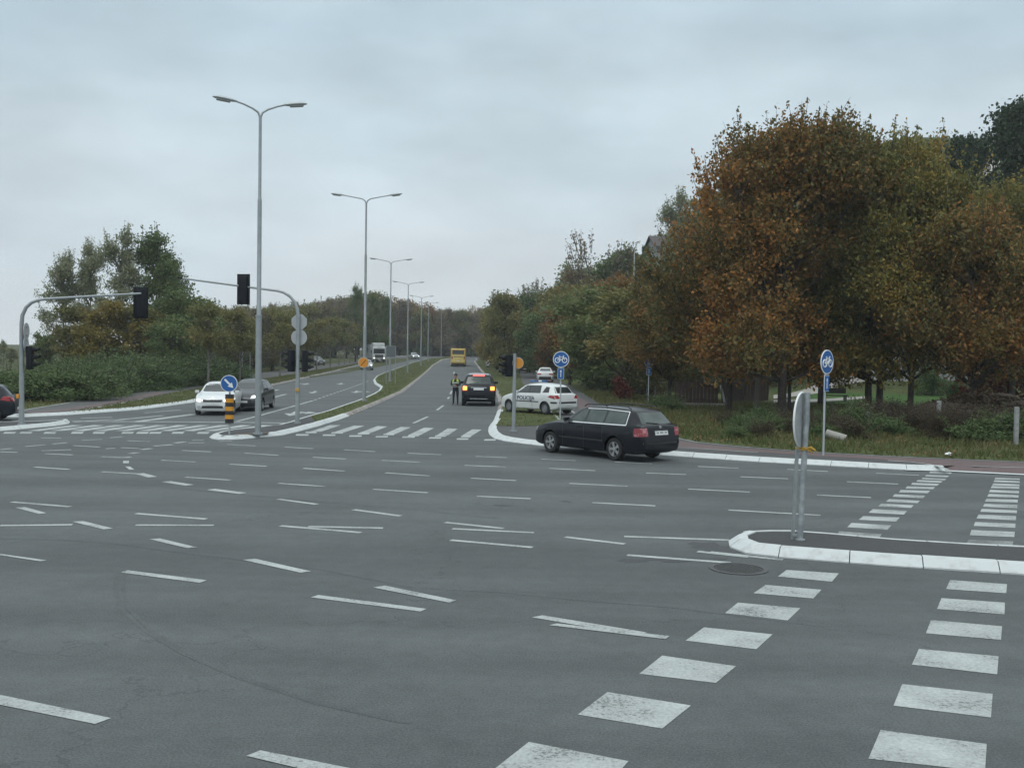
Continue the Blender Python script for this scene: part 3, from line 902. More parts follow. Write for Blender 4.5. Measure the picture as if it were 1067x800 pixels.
def body_mesh(sp):
    L, Wd = sp['L'], sp['W'] / 2
    ss = set()
    for k in ('zb', 'belt', 'top', 'fw', 'wr'):
        for s, _ in sp[k]: ss.add(round(s, 3))
    s = 0.0
    while s < L: ss.add(round(s, 3)); s += .07
    ss.add(L)
    ss = sorted(x for x in ss if 0 <= x <= L)
    out = [ss[0]]
    for x in ss[1:]:
        if x - out[-1] > .012: out.append(x)
    rings = []
    for s in out:
        hw = Wd * smooth_interp(sp['fw'], s); zb = smooth_interp(sp['zb'], s); zt = smooth_interp(sp['top'], s); bl = min(smooth_interp(sp['belt'], s), zt - .012)
        wr = Wd * smooth_interp(sp['wr'], s)
        wr = min(wr, hw * .93)
        H = bl - zb
        zk7 = max(zt - .055, bl + .006)
        pts = [(0, zb), (.7 * hw, zb), (.90 * hw, zb + .02), (.965 * hw, zb + .10 * H), (.99 * hw, zb + .32 * H), (1.0 * hw, zb + .58 * H), (.993 * hw, zb + .76 * H), (.975 * hw, bl - .07 * H), (.945 * hw, bl),
               ((.945 * hw) * .5 + wr * .5, bl + (zk7 - bl) * .52), (wr, zk7), (wr - .05, zt - .018), (wr - .14, zt - .003), (.45 * wr, zt + .010), (0, zt + .016)]
        rings.append([(L / 2 - s, y, z) for y, z in pts])
    v = []; f = []
    n = len(rings[0]); full = 2 * n - 2
    for r_ in rings:
        v += r_ + [(x, -y, z) for x, y, z in r_[-2:0:-1]]
    for i in range(len(rings) - 1):
        for k in range(full):
            f.append((i * full + k, i * full + (k + 1) % full, (i + 1) * full + (k + 1) % full, (i + 1) * full + k))
    f.append(tuple(range(full))); f.append(tuple((len(rings) - 1) * full + k for k in range(full))[::-1])
    return v, f

class Shell:
    def __init__(s, v, f):
        s.b = BVHTree.FromPolygons([Vector(p) for p in v], [list(q) for q in f])
    def hit(s, o, d):
        p, n, i, t = s.b.ray_cast(Vector(o), Vector(d))
        return p, n

def decal(shell, kind, quadpts, mb, off=.006, nu=8, nv=4, back=.012, side=1):
    """raised panel following the shell. kind 'side': pts (x,z) from +-y; 'front'/'rear': pts (y,z)"""
    q = [Vector((a, b_, 0)) for a, b_ in quadpts]
    grid = []
    for j in range(nv + 1):
        row = []
        for i in range(nu + 1):
            u, w = i / nu, j / nv
            p = (q[0] * (1 - u) + q[1] * u) * (1 - w) + (q[3] * (1 - u) + q[2] * u) * w
            if kind == 'side': o, d = (p.x, side * 3, p.y), (0, -side, 0)
            elif kind == 'front': o, d = (6, p.x, p.y), (-1, 0, 0)
            elif kind == 'rear': o, d = (-6, p.x, p.y), (1, 0, 0)
            else: o, d = (p.x, p.y, 5), (0, 0, -1)
            h, n = shell.hit(o, d)
            if h is None: return False
            dd = Vector(d)
            if n.dot(dd) > 0: n = -n
            row.append((h + (n * .6 - dd * .4).normalized() * off, h + dd * back))
        grid.append(row)
    w_ = nu + 1; N = w_ * (nv + 1)
    v = [grid[j][i][0] for j in range(nv + 1) for i in range(w_)] + [grid[j][i][1] for j in range(nv + 1) for i in range(w_)]
    f = []
    for j in range(nv):
        for i in range(nu):
            a = j * w_ + i; f.append((a, a + 1, a + w_ + 1, a + w_))
    rim = [i for i in range(w_)] + [j * w_ + nu for j in range(1, nv + 1)] + [nv * w_ + i for i in range(nu - 1, -1, -1)] + [j * w_ for j in range(nv - 1, 0, -1)]
    for a, b_ in zip(rim, rim[1:] + rim[:1]): f.append((a, b_, b_ + N, a + N))
    mb.add(v, f); return True

def wheel(parent, x, y, r, w, side, spokes=5, rim=M_alloy, rimname='rim'):
    wh = MB()
    M = Matrix.Translation((x, y, r))
    # tyre
    prof = [(r * .64, -w / 2 + .01), (r * .90, -w / 2), (r * .985, -w / 2 + .025), (r, -w / 2 + .05), (r, w / 2 - .05), (r * .985, w / 2 - .025), (r * .90, w / 2), (r * .64, w / 2 - .01)]
    wh.lathe(prof, 'Y', 28, M)
    t = wh.build('wheel', M_rubber, parent, True)
    rm = MB()
    o = side * (w / 2 - .012)
    rm.lathe([(r * .66, o - side * .05), (r * .66, o), (r * .61, o + side * .004), (r * .59, o - side * .02), (r * .57, o - side * .09)], 'Y', 28, M)
    for k in range(spokes):
        a = 2 * math.pi * k / spokes + .3
        T = M @ Matrix.Rotation(a, 4, 'Y')
        hw, he = (.026, .046) if spokes < 8 else (.03, .035)
        v = [T @ Vector((sx, o - side * dy, z)) for z, hh in ((.03, hw * r / .32), (r * .60, he * r / .32)) for sx in (-hh, hh) for dy in (.012, .05)]
        rm.add(v, [(0, 1, 3, 2), (4, 6, 7, 5), (0, 4, 5, 1), (2, 3, 7, 6), (0, 2, 6, 4), (1, 5, 7, 3)])
    rm.lathe([(.001, o + side * .002), (r * .18, o - side * .004), (r * .2, o - side * .05)], 'Y', 14, M)
    rm.build(rimname, rim, t, True)
    dk = MB(); dk.lathe([(.001, o - side * .085), (r * .63, o - side * .085)], 'Y', 20, M)
    dk.build('brake_disc', M_trim, t)
    return t

def make_car(sp, label, cat, px, py, yaw, group=None, ground=None):
    """local x forward; the car stands with its centre on the ground point seen at (px,py)"""
    p = at(px, py) if ground is None else ground
    root = thing(sp['name'], label, cat, p, yaw, group)
    v, f = body_mesh(sp)
    shell = Shell(v, f)
    L = sp['L']; X = lambda s: L / 2 - s
    me = pydata('body', v, f)
    bm = bmesh.new(); bm.from_mesh(me); bmesh.ops.recalc_face_normals(bm, faces=bm.faces[:]); bm.to_mesh(me); bm.free()
    body = link('body', me, [sp['paint'], M_black], root)
    # wheel arches
    cut = MB(); r = sp['r']
    for s in sp['axles']:
        for sd in (1, -1):
            y0 = sd * (sp['W'] / 2 - .30); y1 = sd * (sp['W'] / 2 + .2)
            cut.tube([(X(s), y0, r + .01), (X(s), y1, r + .01)], r + .055, 26)
    cme = cut.mesh('cutter')
    cme.materials.append(sp['paint']); cme.materials.append(M_black)
    cme.polygons.foreach_set('material_index', [1] * len(cme.polygons))
    co = bpy.data.objects.new('cutter', cme); COL.objects.link(co)
    md = body.modifiers.new('b', 'BOOLEAN'); md.object = co; md.operation = 'DIFFERENCE'; md.solver = 'EXACT'
    body.parent = None
    bpy.context.view_layer.update()
    dg = bpy.context.evaluated_depsgraph_get()
    nm = bpy.data.meshes.new_from_object(body.evaluated_get(dg))
    body.modifiers.clear(); body.data = nm; bpy.data.objects.remove(co)
    body.parent = root
    bm = bmesh.new(); bm.from_mesh(nm)
    for e in bm.edges: e.smooth = not (len(e.link_faces) == 2 and e.calc_face_angle(0) > R(32))
    for fc in bm.faces: fc.smooth = True
    bm.to_mesh(nm); bm.free()
    for s in sp['axles']:
        for sd in (1, -1):
            wheel(root, X(s), sd * (sp['W'] / 2 - .125), r, .20, sd, sp.get('spokes', 5), sp.get('rim', M_alloy))
    gl = sp.get('glass', M_glass)
    def panel(name, m, kind, pts, off=.006, parent=root, nu=8, nv=4, mirror=True):
        for sd in ((1, -1) if (kind == 'side' and mirror) else (1,)):
            b_ = MB()
            q = [(X(a), z) for a, z in pts] if kind == 'side' else pts
            if decal(shell, kind, q, b_, off, nu, nv, side=sd): b_.build(name, m, parent, True)
    def sym(name, m, kind, pts, off=.006, nu=6, nv=3):
        for sd in (1, -1):
            b_ = MB()
            if decal(shell, kind, [(sd * a, z) for a, z in pts], b_, off, nu, nv): b_.build(name, m, root, True)
    for w_ in sp['win']: panel('side_window', gl, 'side', w_)
    if 'pillars' in sp:
        for w_ in sp['pillars']: panel('window_trim', M_trim if 'pillar_m' not in sp else sp['pillar_m'], 'side', w_, .004)
    panel('windscreen', gl, 'front', sp['ws'], .005, nu=12)
    panel('rear_window', sp.get('rglass', gl), 'rear', sp['rw'], .005, nu=12)
    for (k, nm_, m, pts, o_) in sp.get('sym', []): sym(nm_, m, k, pts, o_)
    for (k, nm_, m, pts, o_) in sp.get('one', []): panel(nm_, m, k, pts, o_)
    for a, z0, z1 in sp.get('seams', []):
        panel('door_seam', M_trim, 'side', [(a - .006, z0), (a + .006, z0), (a + .006, z1), (a - .006, z1)], .0015, nu=1, nv=8)
    for a, z in sp.get('handles', []):
        for sd in (1, -1):
            h, n = shell.hit((X(a), sd * 3, z), (0, -sd, 0))
            b_ = MB(); b_.box((h.x, h.y + sd * .012, z), (.17, .03, .028), bev=.008); b_.build('door_handle', sp.get('handle_m', sp['paint']), root, True)
    ms, mz = sp['mirror']
    for sd in (1, -1):
        h, n = shell.hit((X(ms), sd * 3, mz), (0, -sd, 0))
        b_ = MB(); b_.box((X(ms), h.y + sd * .10, mz + .05), (.11, .19, .13), bev=.035); b_.box((X(ms), h.y + sd * .01, mz), (.05, .08, .04), bev=.01)
        b_.build('wing_mirror', sp.get('mirror_m', sp['paint']), root, True)
    return root, shell, X

def std_sides(sp): return sp

# --- black estate car, the largest vehicle
P_blackblue = paint('black_blue_paint', (.007, .009, .013), 0, .25)
est = dict(name='estate_car', L=4.68, W=1.76, r=.315, axles=(.92, 3.62), paint=P_blackblue, glass=M_glassg,
    zb=[(0, .36), (.06, .25), (.5, .2), (4.2, .2), (4.6, .28), (4.68, .36)],
    belt=[(0, .56), (.05, .66), (.35, .78), (1.1, .90), (1.5, .93), (3.8, .98), (4.4, 1.0), (4.56, .98), (4.63, .84), (4.68, .62)],
    top=[(0, .58), (.05, .69), (.35, .83), (.8, .93), (1.25, .985), (1.5, 1.09), (2.02, 1.37), (2.35, 1.435), (2.9, 1.455), (3.6, 1.44), (4.05, 1.40), (4.14, 1.36), (4.50, 1.03), (4.57, .995), (4.63, .86), (4.68, .64)],
    fw=[(0, .70), (.1, .80), (.35, .90), (.8, .98), (1.4, 1.0), (3.6, 1.0), (4.2, .97), (4.5, .925), (4.62, .88), (4.68, .80)],
    wr=[(0, .62), (.3, .72), (1.2, .74), (1.7, .72), (2.3, .65), (3.6, .655), (4.15, .66), (4.5, .74), (4.6, .78), (4.68, .72)],
    win=[[(1.72, 1.0), (2.36, 1.005), (2.36, 1.345), (2.14, 1.325)], [(2.43, 1.005), (3.12, 1.01), (3.12, 1.355), (2.43, 1.35)], [(3.20, 1.01), (3.98, 1.02), (3.93, 1.325), (3.20, 1.355)]],
    pillars=[[(1.60, .975), (4.06, 1.0), (3.99, 1.36), (2.08, 1.37)]],
    ws=[(-.60, 1.04), (.60, 1.04), (.50, 1.36), (-.50, 1.36)], rw=[(-.60, 1.04), (.60, 1.04), (.50, 1.335), (-.50, 1.335)], rglass=M_glassg,
    seams=[(1.5, .3, .92), (2.40, .28, .98), (3.16, .45, .98)], handles=[(2.22, .86), (3.0, .88)], mirror=(1.68, .99), mirror_m=P_blackblue,
    sym=[('rear', 'tail_lamp', M_redw, [(.56, .72), (.80, .72), (.80, .94), (.56, .94)], .012), ('side', 'x', M_red, [], 0)][:1] + [('front', 'headlamp', M_headoff, [(.42, .60), (.74, .62), (.74, .76), (.42, .74)], .008)],
    one=[('side', 'tail_lamp_side', M_redw, [(4.36, .71), (4.62, .71), (4.585, .93), (4.36, .93)], .008),
         ('side', 'sill_strip', M_trim, [(1.35, .50), (3.2, .50), (3.2, .545), (1.35, .545)], .012),
         ('rear', 'bumper_strip', M_trim, [(-.74, .50), (.74, .50), (.74, .56), (-.74, .56)], .014),
         ('rear', 'plate_recess', M_trim, [(-.30, .72), (.30, .72), (.30, .90), (-.30, .90)], .004),
         ('rear', 'number_plate', M_plate, [(-.26, .745), (.26, .745), (.26, .855), (-.26, .855)], .014),
         ('front', 'grille', M_trim, [(-.36, .58), (.36, .58), (.36, .72), (-.36, .72)], .006)])
GW = at(641, 473.8)
root, shell, X = make_car(est, 'black estate car with roof rails and chrome window line crossing the junction', 'car', 0, 0, R(130), ground=Vector((2.74, 30.6, 0)))
est_root = root; root.scale = (1, 1, 1.03)
cb = MB()                                    # chrome line round the side glass
for sd in (1, -1):
    def tr(pts, w_=.028):
        for (a, z), (a2, z2) in zip(pts, pts[1:]):
            dx, dz = a2 - a, z2 - z; l = math.hypot(dx, dz); nx, nz_ = -dz / l * w_ / 2, dx / l * w_ / 2
            decal(shell, 'side', [(X(a - nx), z - nz_), (X(a2 - nx), z2 - nz_), (X(a2 + nx), z2 + nz_), (X(a + nx), z + nz_)], cb, .010, 6, 1, side=sd)
    tr([(1.62, .972), (2.9, .982), (4.05, .995)]); tr([(4.05, .995), (3.985, 1.35)]); tr([(3.985, 1.352), (3.0, 1.385), (2.3, 1.37)], .02)
cb.build('chrome_window_line', M_chrome, root, True)
for sd in (1, -1):
    rr = MB(); rr.tube([(X(2.1), sd * .53, 1.43), (X(2.2), sd * .53, 1.485), (X(3.0), sd * .53, 1.51), (X(3.85), sd * .53, 1.49), (X(3.98), sd * .53, 1.42)], .017, 8)
    rr.box((X(3.0), sd * .53, 1.485), (.06, .03, .05)); rr.build('roof_rail', M_trim, root, True)
wp = MB(); wp.tube([shell.hit((-6, .0, 1.045), (1, 0, 0))[0] + Vector((-.02, 0, 0)), shell.hit((-6, .42, 1.08), (1, 0, 0))[0] + Vector((-.02, 0, 0))], .014, 6); wp.build('rear_wiper', M_trim, root)
bd = MB(); h_, _ = shell.hit((-6, 0, .955), (1, 0, 0)); bd.disc(h_ + Vector((-.006, 0, 0)), .045, (1, 0, 0), .012); bd.build('badge', M_chrome, root, True)
pl = MB()
for k, w_ in enumerate((.035, .035, 0, .04, .035, .04, 0, .03, .03)):
    if w_:
        pl = MB(); h_, _ = shell.hit((-6, .19 - k * .047, .80), (1, 0, 0)); pl.box(h_ + Vector((-.016, 0, 0)), (.004, .026, .06)); pl.build('plate_character', M_trim, root)

# --- white police hatchback
P_white = paint('white_car_paint', (.60, .62, .62), 0, .3, .05)
hat = dict(name='police_car', L=4.2, W=1.73, r=.30, axles=(.82, 3.42), paint=P_white, rim=mat('steel_rim', (.25, .26, .27), .5, .5), spokes=9,
    zb=[(0, .36), (.06, .24), (.5, .2), (3.8, .2), (4.12, .28), (4.2, .38)],
    belt=[(0, .52), (.06, .64), (.4, .80), (1.0, .92), (1.5, .965), (3.2, 1.0), (3.85, 1.0), (4.05, .97), (4.14, .80), (4.2, .60)],
    top=[(0, .55), (.06, .68), (.35, .85), (.9, .99), (1.25, 1.12), (1.85, 1.42), (2.2, 1.485), (2.7, 1.50), (3.3, 1.46), (3.62, 1.40), (3.72, 1.35), (4.02, 1.02), (4.08, .985), (4.14, .82), (4.2, .62)],
    fw=[(0, .66), (.1, .78), (.35, .90), (.8, .98), (1.3, 1.0), (3.3, 1.0), (3.8, .96), (4.05, .90), (4.14, .87), (4.2, .78)],
    wr=[(0, .60), (.3, .72), (1.0, .74), (1.6, .70), (2.1, .64), (3.2, .64), (3.7, .63), (4.02, .72), (4.1, .78), (4.2, .7)],
    win=[[(1.42, 1.03), (2.2, 1.03), (2.2, 1.385), (1.88, 1.34)], [(2.27, 1.03), (3.02, 1.05), (2.93, 1.375), (2.27, 1.385)]],
    pillars=[[(1.3, .995), (3.08, 1.03), (2.96, 1.40), (1.84, 1.385)], [(3.20, 1.06), (3.62, 1.07), (3.52, 1.33), (3.30, 1.35)]],
    ws=[(-.58, 1.10), (.58, 1.10), (.48, 1.41), (-.48, 1.41)], rw=[(-.60, 1.05), (.60, 1.05), (.50, 1.345), (-.50, 1.345)],
    seams=[(1.45, .3, .96), (2.55, .3, 1.0)], handles=[(2.40, .88)], mirror=(1.45, 1.0), mirror_m=P_white,
    sym=[('rear', 'tail_lamp', M_red, [(.50, .80), (.76, .78), (.76, .95), (.62, .96)], .010), ('front', 'headlamp', M_headoff, [(.38, .66), (.70, .66), (.66, .84), (.42, .76)], .008)],
    one=[('side', 'tail_lamp_side', M_red, [(3.62, .86), (4.07, .76), (4.02, .93), (3.78, .95)], .008), ('side', 'side_strip', M_trim, [(1.3, .585), (3.0, .585), (3.0, .63), (1.3, .63)], .012),
         ('rear', 'bumper_strip', M_trim, [(-.74, .56), (.74, .56), (.74, .64), (-.74, .64)], .012), ('side', 'bumper_strip', M_trim, [(3.82, .56), (4.15, .56), (4.13, .64), (3.82, .64)], .010),
         ('rear', 'number_plate', M_plate, [(-.26, .45), (.26, .45), (.26, .55), (-.26, .55)], .012), ('front', 'grille', M_trim, [(-.5, .38), (.5, .38), (.4, .52), (-.4, .52)], .006),
         ('side', 'fuel_flap', P_white, [(3.3, .78), (3.44, .78), (3.44, .92), (3.3, .92)], .004)])
gp = at(560.3, 429.9, .13); gp.z = .13
root, shell, X = make_car(hat, 'white police hatchback with a blue light bar parked on the grass verge', 'police car', 0, 0, R(133), ground=gp)
police = root; root.scale = (.96, .96, .97)
lb = MB(); lb.box((X(2.15), 0, 1.53), (.26, 1.0, .05), bev=.02); lb.build('light_bar_base', M_galv, root, True)
for sd in (1, -1):
    lb = MB(); lb.box((X(2.15), sd * .32, 1.585), (.24, .38, .09), bev=.03); lb.build('blue_lamp', mat('blue_lamp', (.02, .10, .30), .2, coat=.6), root, True)
lb = MB(); lb.box((X(2.15), 0, 1.585), (.2, .22, .08), bev=.02); lb.build('speaker', M_white, root, True)

def text_mesh(s, size, bold=.0):
    cu = bpy.data.curves.new('t', 'FONT'); cu.body = s; cu.size = size; cu.align_x = 'CENTER'; cu.align_y = 'CENTER'; cu.extrude = .002; cu.offset = bold
    o = bpy.data.objects.new('t', cu); COL.objects.link(o); bpy.context.view_layer.update()
    me = bpy.data.meshes.new_from_object(o.evaluated_get(bpy.context.evaluated_depsgraph_get()))
    bpy.data.objects.remove(o); return me
M_ink = mat('dark_lettering', (.02, .03, .07), .5)
for sd in (1, -1):
    me = text_mesh('POLICIJA', .25, .006)
    for v_ in me.vertices:
        x = X(2.1) + (-v_.co.x if sd == 1 else v_.co.x) * 1.28; z = .755 + v_.co.y
        h_, n_ = shell.hit((x, sd * 3, z), (0, -sd, 0))
        v_.co = (x, h_.y + sd * (.006 + max(0, v_.co.z)), z)
    link('lettering', me, M_ink, root)

# --- small dark car seen from behind, waiting with brake and hazard lamps lit
P_dark = paint('dark_car_paint', (.008, .010, .014), 0, .25)
M_roofw = paint('pale_roof_paint', (.42, .45, .46), 0, .3, .05)
mini = dict(name='hatchback_car', L=3.95, W=1.78, r=.31, axles=(.75, 3.28), paint=P_dark, glass=M_glassg, rglass=M_glassg,
    zb=[(0, .36), (.06, .26), (.5, .2), (3.6, .2), (3.9, .28), (3.95, .36)],
    belt=[(0, .60), (.06, .78), (.4, .92), (1.0, 1.0), (3.2, 1.06), (3.65, 1.06), (3.82, 1.02), (3.9, .9), (3.95, .62)],
    top=[(0, .63), (.06, .83), (.35, .98), (.95, 1.05), (1.2, 1.2), (1.6, 1.48), (1.9, 1.56), (2.6, 1.60), (3.3, 1.58), (3.45, 1.55), (3.55, 1.50), (3.78, 1.09), (3.85, 1.04), (3.9, .92), (3.95, .64)],
    fw=[(0, .70), (.1, .84), (.35, .94), (.8, 1.0), (3.2, 1.0), (3.6, .98), (3.85, .95), (3.92, .91), (3.95, .86)],
    wr=[(0, .64), (.3, .76), (1.0, .80), (1.6, .74), (2.0, .72), (3.3, .72), (3.55, .72), (3.78, .80), (3.9, .84), (3.95, .8)],
    win=[[(1.35, 1.09), (2.2, 1.1), (2.2, 1.47), (1.68, 1.44)], [(2.28, 1.1), (3.3, 1.11), (3.25, 1.46), (2.28, 1.47)]], pillars=[[(1.25, 1.055), (3.40, 1.08), (3.33, 1.48), (1.64, 1.47)]],
    ws=[(-.62, 1.16), (.62, 1.16), (.54, 1.49), (-.54, 1.49)], rw=[(-.64, 1.10), (.64, 1.10), (.55, 1.44), (-.55, 1.44)],
    mirror=(1.4, 1.06), seams=[(1.35, .3, 1.05), (2.5, .3, 1.05)], handles=[(2.35, .95)],
    sym=[('rear', 'tail_lamp', M_red, [(.56, .74), (.84, .74), (.84, 1.02), (.56, 1.02)], .010), ('rear', 'hazard_lamp', M_indic, [(.60, .80), (.80, .80), (.80, .97), (.60, .97)], .020), ('front', 'headlamp', M_headoff, [(.46, .70), (.76, .70), (.76, .86), (.46, .86)], .01)],
    one=[('rear', 'brake_lamp', M_brake, [(-.30, 1.485), (.30, 1.485), (.30, 1.54), (-.30, 1.54)], .03), ('rear', 'number_plate', M_plate, [(-.26, .80), (.26, .80), (.26, .90), (-.26, .90)], .014),
         ('rear', 'plate_recess', M_chrome, [(-.40, .91), (.40, .91), (.40, .935), (-.40, .935)], .012), ('rear', 'exhaust_trim', M_chrome, [(-.45, .36), (.45, .36), (.45, .39), (-.45, .39)], .01),
         ('top', 'roof_panel', M_roofw, [(-1.45, -.50), (.05, -.50), (.05, .50), (-1.45, .50)], .006)])
make_car(mini, 'small black car with lit rear lamps stopped beside the officer', 'car', 0, 0, R(91.5), ground=at(498.8, 421.2))[0].scale = (1.10, 1.10, 1.13)

# --- white saloon car coming on the left carriageway
sal = dict(name='saloon_car', L=4.4, W=1.74, r=.30, axles=(.86, 3.45), paint=P_white,
    zb=[(0, .30), (.06, .2), (.5, .18), (4.0, .2), (4.34, .28), (4.4, .38)],
    belt=[(0, .55), (.06, .68), (.35, .80), (1.0, .92), (1.5, .95), (3.2, .99), (4.0, 1.0), (4.25, .98), (4.34, .84), (4.4, .62)],
    top=[(0, .58), (.05, .71), (.3, .84), (.9, .97), (1.2, 1.04), (1.85, 1.38), (2.2, 1.445), (2.7, 1.46), (3.2, 1.42), (3.7, 1.24), (4.05, 1.06), (4.25, 1.03), (4.33, .88), (4.4, .65)],
    fw=[(0, .74), (.1, .84), (.35, .92), (.8, .98), (1.3, 1.0), (3.4, 1.0), (4.0, .96), (4.25, .91), (4.34, .87), (4.4, .78)],
    wr=[(0, .66), (.3, .74), (1.0, .76), (1.6, .72), (2.1, .65), (3.2, .64), (3.8, .66), (4.1, .72), (4.3, .76), (4.4, .7)],
    win=[[(1.52, 1.0), (2.25, 1.01), (2.25, 1.34), (1.90, 1.31)], [(2.32, 1.01), (3.15, 1.03), (2.98, 1.32), (2.32, 1.34)]], pillars=[[(1.4, .97), (3.5, 1.0), (3.10, 1.34), (1.86, 1.36)]],
    ws=[(-.62, 1.04), (.62, 1.04), (.50, 1.38), (-.50, 1.38)], rw=[(-.55, 1.10), (.55, 1.10), (.48, 1.36), (-.48, 1.36)],
    seams=[(1.4, .3, .94), (2.28, .3, .98)], handles=[(2.1, .86)], mirror=(1.5, .97),
    sym=[('front', 'headlamp', M_headoff, [(.42, .60), (.76, .62), (.76, .76), (.42, .72)], .010), ('front', 'lit_bulb', M_headon, [(.50, .63), (.68, .64), (.68, .73), (.50, .71)], .02), ('front', 'fog_lamp', M_headoff, [(.52, .36), (.66, .36), (.66, .44), (.52, .44)], .014), ('rear', 'tail_lamp', M_red, [(.5, .74), (.78, .74), (.78, .90), (.5, .90)], .01)],
    one=[('front', 'grille', M_trim, [(-.40, .60), (.40, .60), (.42, .71), (-.42, .71)], .010), ('front', 'air_intake', M_trim, [(-.48, .33), (.48, .33), (.44, .44), (-.44, .44)], .010), ('front', 'number_plate', M_plate, [(-.26, .48), (.26, .48), (.26, .58), (-.26, .58)], .02), ('front', 'chrome_strip', M_chrome, [(-.42, .715), (.42, .715), (.42, .735), (-.42, .735)], .014)])
root, shell, X = make_car(sal, 'white saloon car with lit headlamps waiting behind the stop line', 'car', 0, 0, R(-82), ground=at(228.5, 430.0))
bd = MB(); h_, _ = shell.hit((6, 0, .775), (-1, 0, 0)); bd.disc(h_ + Vector((.004, 0, 0)), .045, (1, 0, .5), .012); bd.build('badge', M_chrome, root, True)

# --- dark grey hatchback behind it
P_grey = paint('dark_grey_paint', (.055, .06, .066), .35, .3)
gh = dict(hat); gh.update(name='hatchback_car', paint=P_grey, spokes=5, rim=M_alloy, glass=M_glass, mirror_m=P_grey,
    sym=[('rear', 'tail_lamp', M_red, [(.50, .80), (.76, .78), (.76, .95), (.62, .96)], .010), ('front', 'headlamp', M_headoff, [(.38, .62), (.72, .64), (.68, .84), (.42, .76)], .010), ('front', 'lit_bulb', M_headon, [(.46, .66), (.62, .66), (.62, .76), (.46, .74)], .022)],
    one=[('front', 'grille', M_trim, [(-.5, .34), (.5, .34), (.42, .56), (-.42, .56)], .008), ('front', 'number_plate', M_plate, [(-.26, .42), (.26, .42), (.26, .52), (-.26, .52)], .02), ('rear', 'number_plate', M_plate, [(-.26, .45), (.26, .45), (.26, .55), (-.26, .55)], .012)],
    win=[[(1.42, 1.03), (2.2, 1.03), (2.2, 1.385), (1.88, 1.34)], [(2.27, 1.03), (3.02, 1.05), (2.93, 1.375), (2.27, 1.385)], [(3.12, 1.06), (3.45, 1.08), (3.38, 1.28), (3.16, 1.33)]])
make_car(gh, 'dark grey hatchback with lit headlamps following the white saloon', 'car', 0, 0, R(-88), ground=at(262, 426.2))

# --- dark hatchback leaving at the left edge
P_navy = paint('navy_paint', (.010, .013, .02), 0, .28)
le = dict(gh); le.update(name='hatchback_car', paint=P_navy, mirror_m=P_navy, rim=M_chrome, spokes=5,
    sym=[('rear', 'tail_lamp', M_red, [(.44, .82), (.76, .80), (.76, .99), (.56, .99)], .012), ('front', 'headlamp', M_headoff, [(.38, .62), (.72, .64), (.68, .84), (.42, .76)], .010)],
    one=[('side', 'tail_lamp_side', M_red, [(3.66, .86), (4.05, .80), (3.98, .98), (3.80, 1.0)], .010), ('rear', 'number_plate', M_plate, [(-.26, .45), (.26, .45), (.26, .55), (-.26, .55)], .012), ('front', 'grille', M_trim, [(-.5, .34), (.5, .34), (.42, .56), (-.42, .56)], .008)])
_p = at(5, 439.3)
make_car(le, 'dark hatchback with a red tail lamp cut by the left edge of the view', 'car', 0, 0, R(196), ground=Vector((_p.x - 1.9, _p.y + .3, 0)))

# --- white car parked on the footpath
pc = dict(sal); pc.update(name='parked_car', one=[('rear', 'number_plate', M_plate, [(-.26, .48), (.26, .48), (.26, .58), (-.26, .58)], .012), ('rear', 'dark_bumper', M_trim, [(-.74, .30), (.74, .30), (.74, .56), (-.74, .56)], .014), ('front', 'grille', M_trim, [(-.40, .60), (.40, .60), (.42, .71), (-.42, .71)], .010)],
    sym=[('rear', 'tail_lamp', M_red, [(.40, .74), (.78, .74), (.78, .88), (.40, .88)], .014), ('front', 'headlamp', M_headoff, [(.42, .60), (.76, .62), (.76, .76), (.42, .72)], .010)])
pc_root = make_car(pc, 'white car parked on the footpath under the trees', 'car', 0, 0, R(88), ground=at(568, 397.6, .12))[0]
dr = dict(hat); P_mar = paint('maroon_paint', (.06, .012, .016), .2, .3)
dr.update(name='parked_car', paint=P_mar, mirror_m=P_mar, one=hat['one'][2:3] + hat['one'][4:5])
_g = at(545, 388, .12); make_car(dr, 'dark red car parked beyond the white one on the footpath', 'car', 0, 0, R(96), ground=_g)
wc = dict(pc); _q = deep(512, 374, 170); _q.z = gheight(_q.x, _q.y) + .1
make_car(wc, 'pale car parked far along the right kerb under the trees', 'car', 0, 0, R(97), ground=_q)

# --- distant cars
P_silver = paint('silver_paint', (.30, .32, .33), .5, .3)
fc = dict(gh); fc.update(paint=P_silver, name='hatchback_car', mirror_m=P_silver)
make_car(fc, 'silver car with bright headlamps behind the orange disc sign', 'car', 0, 0, R(-78), ground=at(381.8, 385.2))
fc2 = dict(sal); fc2.update(paint=P_silver, name='saloon_car'); fc2['mirror_m'] = P_silver
make_car(fc2, 'small silver car far off at the bend with lit headlamps', 'car', 0, 0, R(-70), ground=at(431, 374.2))
# parked car / motorcycle-like dark car beside the left path
_p = at(330, 380.5, .1); 
dk = dict(gh); dk.update(name='parked_car', sym=gh['sym'][:2])
make_car(dk, 'dark car parked behind the row of young trees on the left', 'car', 0, 0, R(-60), ground=_p)
_p = at(1066, 396.5, .1)
lk = dict(hat); P_teal = paint('pale_teal_paint', (.30, .42, .42), .2, .3); lk.update(name='parked_car', paint=P_teal, mirror_m=P_teal, one=gh['one'][:2], sym=[hat['sym'][1]])
make_car(lk, 'pale teal car parked at the end of the lawn at the right edge', 'car', 0, 0, R(-150), ground=_p)

